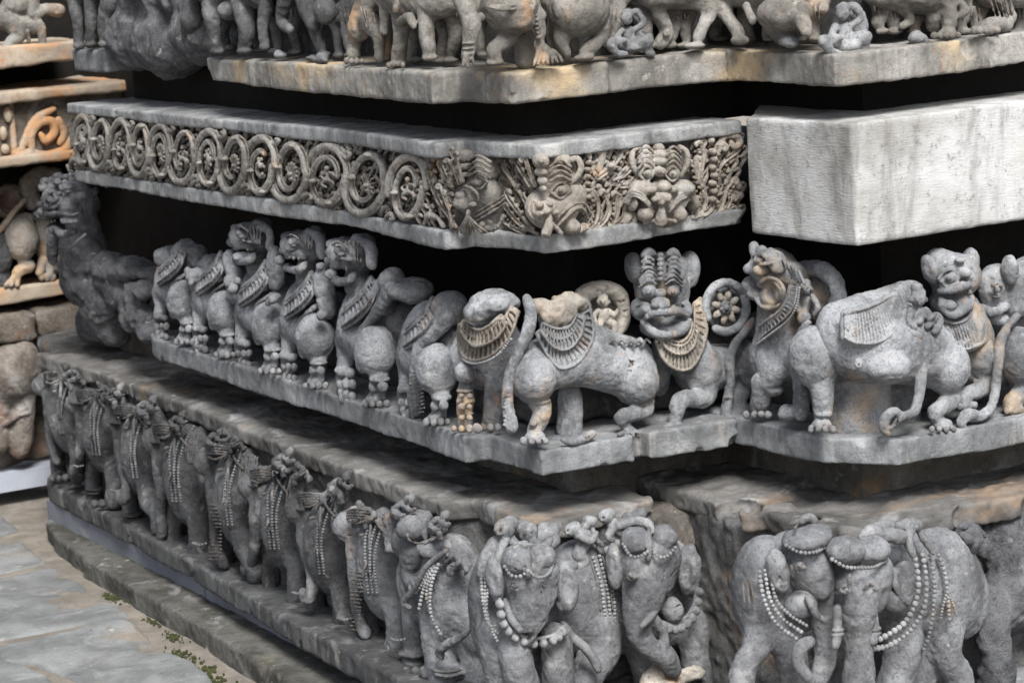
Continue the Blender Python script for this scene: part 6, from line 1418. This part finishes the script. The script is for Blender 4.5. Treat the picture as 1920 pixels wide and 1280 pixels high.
# scrolls of the far bay
def bsc(F):
    F.t([(20, 190, .0, 5), (28, 300, .0, 7)], .002); F.t([(36, 305, .01, 5), (44, 270, .01, 7), (66, 225, .01, 8), (100, 205, .01, 6)], .003)
    F.t([(60, 285, .01, 7), (58, 255, .012, 8), (72, 232, .012, 8), (96, 228, .012, 8), (102, 248, .012, 8), (86, 264, .012, 7), (76, 252, .012, 5)], .004)
    F.t([(60, 284, .01, 6), (84, 292, .01, 8), (120, 282, .01, 8), (132, 260, .01, 6)], .004); F.t([(110, 225, .01, 7), (120, 250, .01, 7), (112, 268, .01, 6)], .004)
    F.t([(30, 305, .01, 8), (50, 290, .01, 10), (68, 300, .01, 6)], .004); F.b(15, 215, .01, 8, 16); F.b(6, 250, .01, 7, 14); F.b(10, 280, .01, 8, 10)
sroll('y', 2.89, 'vine_scroll', bsc, 'orange', .0032, bay)
# ================================================================== THE UPPER PROCESSION (legs only in view)
GP = 'figures of the upper procession'
def up(label, axis, val, fn, mat='horse', name='carved_horse', cat='carved horse', grp=GP):
    F = Fig(name, label, cat, axis, val, mat, grp, .0024, ((.0013, .009), (.0022, .03))); fn(F); return F.build()
def leg(F, x0, y0, x1, y1, x2, y2, r0=14, r1=10, r2=9, off=.02, foot=0, k=.006):
    F.t([(x0, y0, off, r0), (x1, y1, off + .012, r1), (x2, y2, off + .012, r2)], k)
    if foot: F.t([(x2, y2 - 2, off + .015, r2), (x2 + foot * 14, y2 + 4, off + .018, 7), (x2 + foot * 24, y2 + 6, off + .018, 4)], .004)
    else: F.b(x2, y2 + 4, off + .014, r2 * 1.3, 7, None, 0, .004)
X0 = -.035
def f(F):
    F.t([(135, -20, 0, 26), (200, -30, 0, 30)], .01); leg(F, 142, 0, 146, 45, 148, 82, 15, 9, 9); leg(F, 172, 0, 170, 45, 170, 80, 15, 10, 9); leg(F, 206, 0, 196, 40, 198, 78, 18, 12, 10)
up('dark trio of legs on the short slab end at the upper left', 'x', X0, f, 'horseD', 'carved_soldier', 'carved figures')
def f(F):
    F.t([(385, -30, 0, 34), (470, -34, 0, 36), (500, -10, 0, 28)], .02); leg(F, 398, 10, 400, 50, 408, 92, 20, 14, 10); leg(F, 455, 5, 462, 55, 458, 92, 22, 15, 11); F.t([(356, 0, .01, 12), (362, 40, .01, 20), (352, 60, .01, 10)], .01); F.b(430, 20, .03, 22, 18)
up('dark elephant like body with two thick legs at the left end of the upper slab', 'x', X0, f, 'horseD')
def f(F):
    F.t([(520, -30, 0, 30), (600, -34, 0, 34)], .02); leg(F, 500, 10, 492, 50, 496, 85, 14, 9, 8); F.t([(536, -10, .03, 14), (528, 40, .03, 10), (545, 56, .03, 7)], .006); F.t([(575, 0, .03, 22), (585, 40, .035, 12), (592, 52, .035, 7)], .008); F.b(610, 20, .03, 22, 26)
up('dark horse body with hanging tassel left of the kneeling figure', 'x', X0, f, 'horseD')
for lab, q in (('small broken foot stub nearest the left end of the upper slab', ((526, 104, .03, 13, 7), (522, 100, .03, 6, 5))), ('pair of broken hoof stubs on the upper slab', ((585, 108, .03, 13, 5), (604, 108, .03, 13, 11), (610, 114, .035, 6, 5)))):
    F = Fig('stone_stub', lab, 'stone fragment', 'x', X0, 'lionL', None, .0024)
    F.t([(q[0][0] - 6, q[0][1] + 4, .03, 4), (q[-1][0], q[-1][1], .03, 6)], .004)
    for b in q: F.b(*b)
    F.build()
def f(F):
    F.t([(700, -20, .01, 24), (684, 30, .02, 24), (672, 60, .03, 18)], .01); F.t([(668, 50, .03, 16), (664, 80, .03, 12), (664, 105, .035, 10)], .006); F.toes(664, 114, .045, 12, 4)
    F.t([(690, 40, .03, 20), (708, 60, .03, 14), (712, 90, .03, 8), (712, 112, .03, 7)], .006)
    for j in range(6): F.t([(676 + j * 6, 14 + j * 3, .055, 1.6), (690 + j * 5, 56 + j * 4, .055, 1.6)], .001)
up('crouching figure in a ribbed cloak with a hanging tail', 'x', X0, f, 'horse', 'carved_soldier', 'carved figure')
def f(F):
    F.t([(730, -20, .01, 36), (780, -10, .01, 38), (840, 0, 0, 30)], .02); leg(F, 752, 20, 752, 70, 746, 116, 18, 13, 12); leg(F, 802, 20, 800, 65, 806, 104, 18, 13, 12); F.t([(722, 0, .04, 10), (720, 60, .04, 8)], .004)
    F.t([(745, 45, .04, 5), (766, 34, .05, 9), (776, 50, .05, 6)], .003); F.toes(742, 122, .05, 11, 4); F.t([(742, -6, .055, 5), (742, 20, .055, 5)], .002)
up('plodding horse with two stout legs and a cloth flap left of the corner', 'x', X0, f)
def f(F):
    F.t([(866, -20, .02, 20), (872, 10, .03, 16), (882, 40, .035, 13)], .006); F.t([(884, 44, .04, 18), (880, 80, .04, 12), (876, 108, .04, 12)], .006)
    for j in range(4): F.b(878, 82 + j * 10, .045, 14 - j, 4, None, 0, .001)
    F.t([(872, 104, .05, 4), (868, 124, .05, 3)], .002); F.t([(878, 104, .055, 4), (877, 126, .055, 3)], .002); F.t([(884, 104, .05, 4), (888, 120, .05, 3)], .002); F.b(900, 32, .03, 10, 10)
up('jewelled claw footed leg beside the drum bellied horse', 'y', .06, f)
def f(F):
    F.b(955, 10, .035, 48, 50, .06, 0, .015); F.b(962, 42, .04, 34, 24, .05, 0, .01); F.t([(958, 60, .03, 16), (945, 78, .035, 13), (925, 92, .04, 11), (928, 108, .04, 10)], .008); F.b(928, 118, .04, 15, 6)
    for yy in (6, 12): F.t([(912, yy, .08, 2.5), (950, yy + 6, .095, 2.5), (1000, yy - 2, .075, 2.5)], .001)
    F.t([(984, 70, .0, 22), (988, 110, .0, 24)], .012)
up('drum bellied horse with a band round its belly standing at the corner', 'y', .07, f)
def f(F):
    F.t([(990, -10, .05, 14), (1003, 25, .06, 13), (1014, 55, .06, 11)], .005); F.b(1014, 30, .065, 10, 8)
    for j in range(7): F.t([(1012, 80, .06, 4), (1008 + j * 6, 100 + (j % 3) * 3, .065, 3.2), (1000 + j * 9, 124 - j * 1.5, .07, 2.4)], .001)
    F.t([(1014, 55, .06, 9), (1010, 86, .06, 9)], .004)
    for j in range(6): F.b(1005 + j, 30 + j * 8, .075, 5, 3, None, 0, .001)
up('drooping horse tail bound with rings and frayed at the tip over the corner', 'y', .07, f, 'horse', 'carved_tail', 'stone carving')
def f(F):
    F.b(1085, 20, .03, 55, 50, .05, 0, .015); F.t([(1060, 50, .02, 20), (1052, 80, .02, 12), (1065, 105, .02, 8)], .008); F.t([(1122, 35, .03, 22), (1128, 68, .035, 12), (1108, 88, .04, 10), (1092, 102, .04, 8)], .008); F.b(1094, 108, .045, 18, 8, None, 0, .003); F.b(1060, 18, .05, 12, 24); F.b(1046, 14, .045, 9, 20)
up('tan bellied horse stepping with its hoof set on the slab edge', 'y', .06, f, 'horse')
def seated(label, x, y, s, fl, val, mat):
    F = Fig('carved_person', label, 'carved figure', 'y', val, mat, 'seated figures of the upper procession', .0023, ((.0012, .008), (.002, .02)))
    c = lambda a, b, o, r: (x + fl * a * s, y + b * s, .03 + o, r * s)
    F.t([c(0, -.1, 0, .26), c(.02, .35, 0, .28)], .006)
    F.b(x - fl * .05 * s, y - .62 * s, .04, .22 * s, .26 * s, None, 0, .004); F.b(x - fl * .02 * s, y - .80 * s, .03, .24 * s, .18 * s, None, 0, .004)
    F.b(x - fl * .06 * s, y - .58 * s, .04 + .00024 * s * 1, .05 * s, .07 * s, None, 0, .001)
    for e in (-1, 1): F.b(x + e * .09 * s, y - .64 * s, .04 + .00023 * s, .045 * s, .035 * s, None, 0, .001); F.b(x + e * .23 * s, y - .6 * s, .035, .06 * s, .1 * s, None, 0, .002)
    F.b(x - fl * .05 * s, y - .48 * s, .04 + .0002 * s, .08 * s, .03 * s, None, 0, .001)
    F.t([c(.22, -.2, 0, .12), c(.55, -.45, .0, .11), c(.35, -.8, 0, .09), c(.12, -.86, 0, .08)], .004)
    F.t([c(-.24, -.2, 0, .12), c(-.40, .10, .015, .11), c(-.1, .22, .03, .09)], .004)
    F.t([c(.2, .35, .01, .2), c(.75, .15, .03, .17), c(.72, .62, .02, .12), c(.92, .72, .02, .08)], .005)
    F.t([c(-.2, .35, .01, .2), c(-.7, .30, .03, .17), c(-.45, .66, .03, .12), c(-.1, .72, .03, .1)], .005)
    F.b(x + fl * .02 * s, y + .5 * s, .03, .5 * s, .2 * s, .03, 0, .01); F.t([c(.3, -.8, -.03, .2), c(.55, -.3, -.04, .2), c(.5, .4, -.04, .25)], .01)
    F.build()
seated('small squatting person under a raised arm on the upper slab near the corner', 1178, 66, 50, 1, .08, 'rider')
seated('small pale couple like squatting person at the right hand corner of the upper slab', 1582, 60, 56, 1, -.26, 'rider')
def f(F):
    F.t([(1230, -20, 0, 40), (1300, -26, 0, 44)], .02); F.t([(1316, 0, .02, 20), (1332, 20, .03, 13), (1318, 52, .04, 10), (1308, 76, .04, 9)], .008); F.b(1303, 86, .045, 19, 7, None, 0, .003); F.t([(1232, 20, 0, 14), (1250, 60, -.01, 12), (1236, 84, -.01, 9)], .008); F.b(1250, 64, .01, 6, 6)
up('horse raising a slim leg that ends in a broken hoof right of the squatting person', 'y', .06, f)
def f(F):
    F.t([(1360, -20, 0, 36), (1430, -26, 0, 40)], .02); F.t([(1352, 8, .02, 18), (1362, 28, .03, 12), (1380, 55, .03, 10), (1386, 70, .03, 9)], .008); F.b(1388, 76, .035, 17, 9, None, 0, .003); F.t([(1420, 10, 0, 14), (1436, 40, 0, 9), (1448, 52, 0, 8)], .006); F.t([(1470, 0, .0, 34), (1475, 60, -.02, 30)], .02)
up('horse leg slanting to a lumpy foot in the re-entrant corner', 'x', .46, f)
for lab, x, y, ax, v in (('round broken hoof stump left of the pale squatting couple', 1476, 78, 'x', .44), ('round broken hoof stump right of the pale squatting couple', 1720, 72, 'y', -.28)):
    F = Fig('stone_stub', lab, 'stone fragment', ax, v, 'rider', None, .0024); F.b(x, y, .02, 17, 11, None, 0, .005); F.b(x - 3, y - 5, .02, 11, 9); F.b(x + 10, y + 5, .02, 11, 7); F.build()
def f(F):
    F.t([(1640, -20, -.02, 30), (1740, -20, 0, 42), (1790, -10, 0, 30)], .02); F.t([(1752, 0, .01, 16), (1752, 30, .01, 15), (1750, 50, .0, 14)], .006); F.t([(1776, 0, .03, 17), (1780, 30, .035, 14), (1778, 54, .035, 12)], .006); F.b(1776, 62, .04, 17, 9, None, 0, .004); F.toes(1774, 66, .055, 14, 5); F.t([(1690, 10, 0, 14), (1706, 36, 0, 8), (1690, 50, 0, 5)], .005)
    F.t([(1796, 0, .045, 6), (1808, 20, .05, 9), (1800, 30, .05, 6)], .003)
up('tan barefoot leg of a marching figure near the upper right corner', 'y', -.26, f, 'horse', 'carved_soldier', 'carved figure')
def f(F):
    F.t([(1860, -20, .0, 36), (1920, -20, 0, 36)], .02); F.t([(1880, 0, .03, 14), (1896, 30, .03, 9)], .006); F.t([(1840, 50, .045, 6), (1862, 44, .045, 11), (1884, 48, .04, 12), (1896, 30, .03, 8)], .006); F.toes(1848, 56, .055, 14, 5)
    for j in range(5): F.t([(1852 + j * 10, -10, .05, 2.5), (1868 + j * 8, 34, .045, 2.5)], .001)
up('broad barefoot figure with pleated skirt at the upper right edge', 'y', -.26, f, 'horse', 'carved_soldier', 'carved figure')

def crowd(label, axis, val, xs, ytop, yfoot, mat, seed, nm='carved_soldier', cat='carved figures'):
    rr = random.Random(seed)
    def f(F):
        for k, x in enumerate(xs):
            yf = yfoot(x); w = rr.uniform(8, 12)
            F.t([(x + rr.uniform(-8, 8), ytop, .0, w * 2.0), (x + rr.uniform(-6, 6), ytop + 32, .008, w * 1.5), (x + rr.uniform(-8, 8), (ytop + yf) / 2 + 12, .014, w), (x + rr.uniform(-5, 5), yf - 8, .014, w * .8)], .006)
            F.b(x + rr.choice((-5, 5)), yf - 3, .02, w * 1.4, 6, None, 0, .003)
            for q in range(3): F.t([(x - 12 + q * 9, ytop + 14 + q * 3, .028, 1.8), (x - 8 + q * 7, ytop + 38 + q * 2, .03, 1.8)], .0008)
            F.b(x + 12, ytop + 22, .016, 11, 14, None, 0, .004)
        F.t([(xs[0], -22, -.02, 34), (xs[-1], -22, -.02, 34)], .02)
    up(label, axis, val, f, mat, nm, cat)
crowd('dark crowded legs between the broken rock and the first tassel', 'x', .0, (425, 480, 520, 558), -6, lambda x: 92 + (x - 400) * .06, 'horseD', 1)
crowd('dark crowded legs left of the cloaked figure', 'x', .0, (600, 630, 655), -6, lambda x: 106, 'horseD', 2)
crowd('dim legs behind the plodding horse', 'x', .0, (725, 772, 828, 850), -6, lambda x: 116, 'horse', 3)
crowd('dim legs in the shade behind the drum bellied horse', 'y', .10, (905, 1040, 1075), -6, lambda x: 106, 'horse', 4)
crowd('dim legs between the squatting person and the slim legged horse', 'y', .10, (1150, 1218, 1262, 1285), -6, lambda x: 88, 'horse', 5)
crowd('dim legs in the re-entrant corner of the upper slab', 'x', .50, (1345, 1405, 1440, 1500, 1530), -6, lambda x: 76, 'horse', 6)
crowd('dim legs behind the barefoot marchers on the right', 'y', -.22, (1650, 1680, 1720, 1800, 1830, 1912), -6, lambda x: 62, 'horse', 7)
def f(F):
    F.b(1470, 25, .02, 46, 34, .05, 0, .01); F.t([(1500, 30, .02, 18), (1512, 60, .02, 12)], .008); F.t([(1400, 12, .04, 9), (1412, 40, .045, 7)], .004)
up('pale bellied horse trunk hanging over the re-entrant corner', 'x', .44, f)
# ================================================================== THE FAR BAY
def f(F):
    F.t([(-10, 30, 0, 22), (22, 40, .01, 18), (60, 50, .01, 16)], .01); F.t([(20, 45, .02, 15), (36, 66, .03, 12), (18, 80, .03, 9), (8, 100, .03, 8)], .006); F.t([(66, 40, .02, 11), (78, 56, .025, 8), (82, 92, .02, 7), (98, 95, .025, 5)], .005)
    F.t([(56, -5, .02, 16), (62, 24, .02, 14), (84, 18, .02, 10), (110, 20, .02, 12)], .006); F.t([(50, 60, .03, 6), (54, 78, .03, 3)], .003); F.b(30, 10, .01, 26, 20)
up('lunging fighter in relief on the far bay at the upper left', 'y', 2.93, f, 'horse', 'carved_soldier', 'carved figure')
def f(F):
    F.b(38, 445, .02, 30, 44, .07, 0, .01); F.t([(45, 490, .03, 12), (55, 500, .035, 10), (34, 510, .04, 10), (30, 520, .04, 8)], .004)
    for dx in (-12, -2, 10): F.t([(30 + dx * .5, 520, .045, 4.5), (22 + dx, 535, .05, 4)], .003)
    F.t([(70, 430, 0, 24), (90, 460, 0, 24), (96, 500, .0, 16)], .01); F.t([(80, 490, .02, 9), (74, 512, .03, 7)], .003); F.t([(92, 490, .02, 9), (94, 514, .03, 7)], .003)
    for dx in (-10, 0, 10): F.b(88 + dx, 520, .03, 6, 8, None, 0, .003)
    F.t([(60, 380, .0, 16), (54, 350, .0, 18), (80, 330, .0, 20)], .008); F.b(96, 326, .0, 20, 12); F.b(48, 410, .03, 14, 12)
    for j in range(7): F.t([(64 + j * 6, 398, .03, 2), (68 + j * 6, 424, .03, 2)], .001)
    F.part('tail', 'orange'); F.t([(46, 376, .03, 5), (24, 400, .04, 5), (6, 424, .04, 5), (-8, 440, .04, 5)], .003)
up('tan orange lion with a pale round haunch on the far bay', 'y', 3.10, f, 'tanlion', 'carved_lion', 'carved lion', GL)
F = Fig('flower_disc', 'worn grey round disc behind the tan lion of the far bay', 'stone medallion', 'y', 3.12, 'brownE', None, .003); F.b(18, 378, .02, 30, 34, .03, 0, .004); F.b(18, 376, .045, 16, 18, .02, 0, .004, True); F.t([(18 + 22 * math.cos(a), 378 + 26 * math.sin(a), .05, 3) for a in np.linspace(0, 5.5, 12)], .001); F.build()
def f(F):
    F.b(-5, 470, .02, 24, 50, .05, 0, .01); F.b(0, 520, .02, 16, 20); F.t([(10, 500, .02, 10), (6, 530, .03, 10)], .005)
up('dark half seen lion rump at the left edge of the far bay', 'y', 3.12, f, 'rock', 'carved_lion', 'carved lion', GL)
def f(F):
    F.b(20, 700, .02, 60, 56, .08, 0, .02); F.t([(48, 730, .03, 20), (40, 790, .03, 22), (38, 840, .03, 20)], .012); F.t([(-5, 740, .02, 26), (-5, 830, .02, 24)], .012); F.b(52, 655, .03, 11, 8); F.t([(30, 650, .02, 8), (50, 648, .03, 9), (66, 660, .03, 6)], .005)
    F.t([(0, 800, .05, 6), (30, 780, .06, 6), (60, 745, .05, 5)], .004); F.b(34, 706, .08, 7, 10, None, 0, .003); F.b(40, 775, .05, 16, 5, None, 0, .002)
up('worn brown elephant relief on the lower wall of the far bay', 'y', 3.04, f, 'brownE', 'carved_elephant', 'carved elephant', GE)
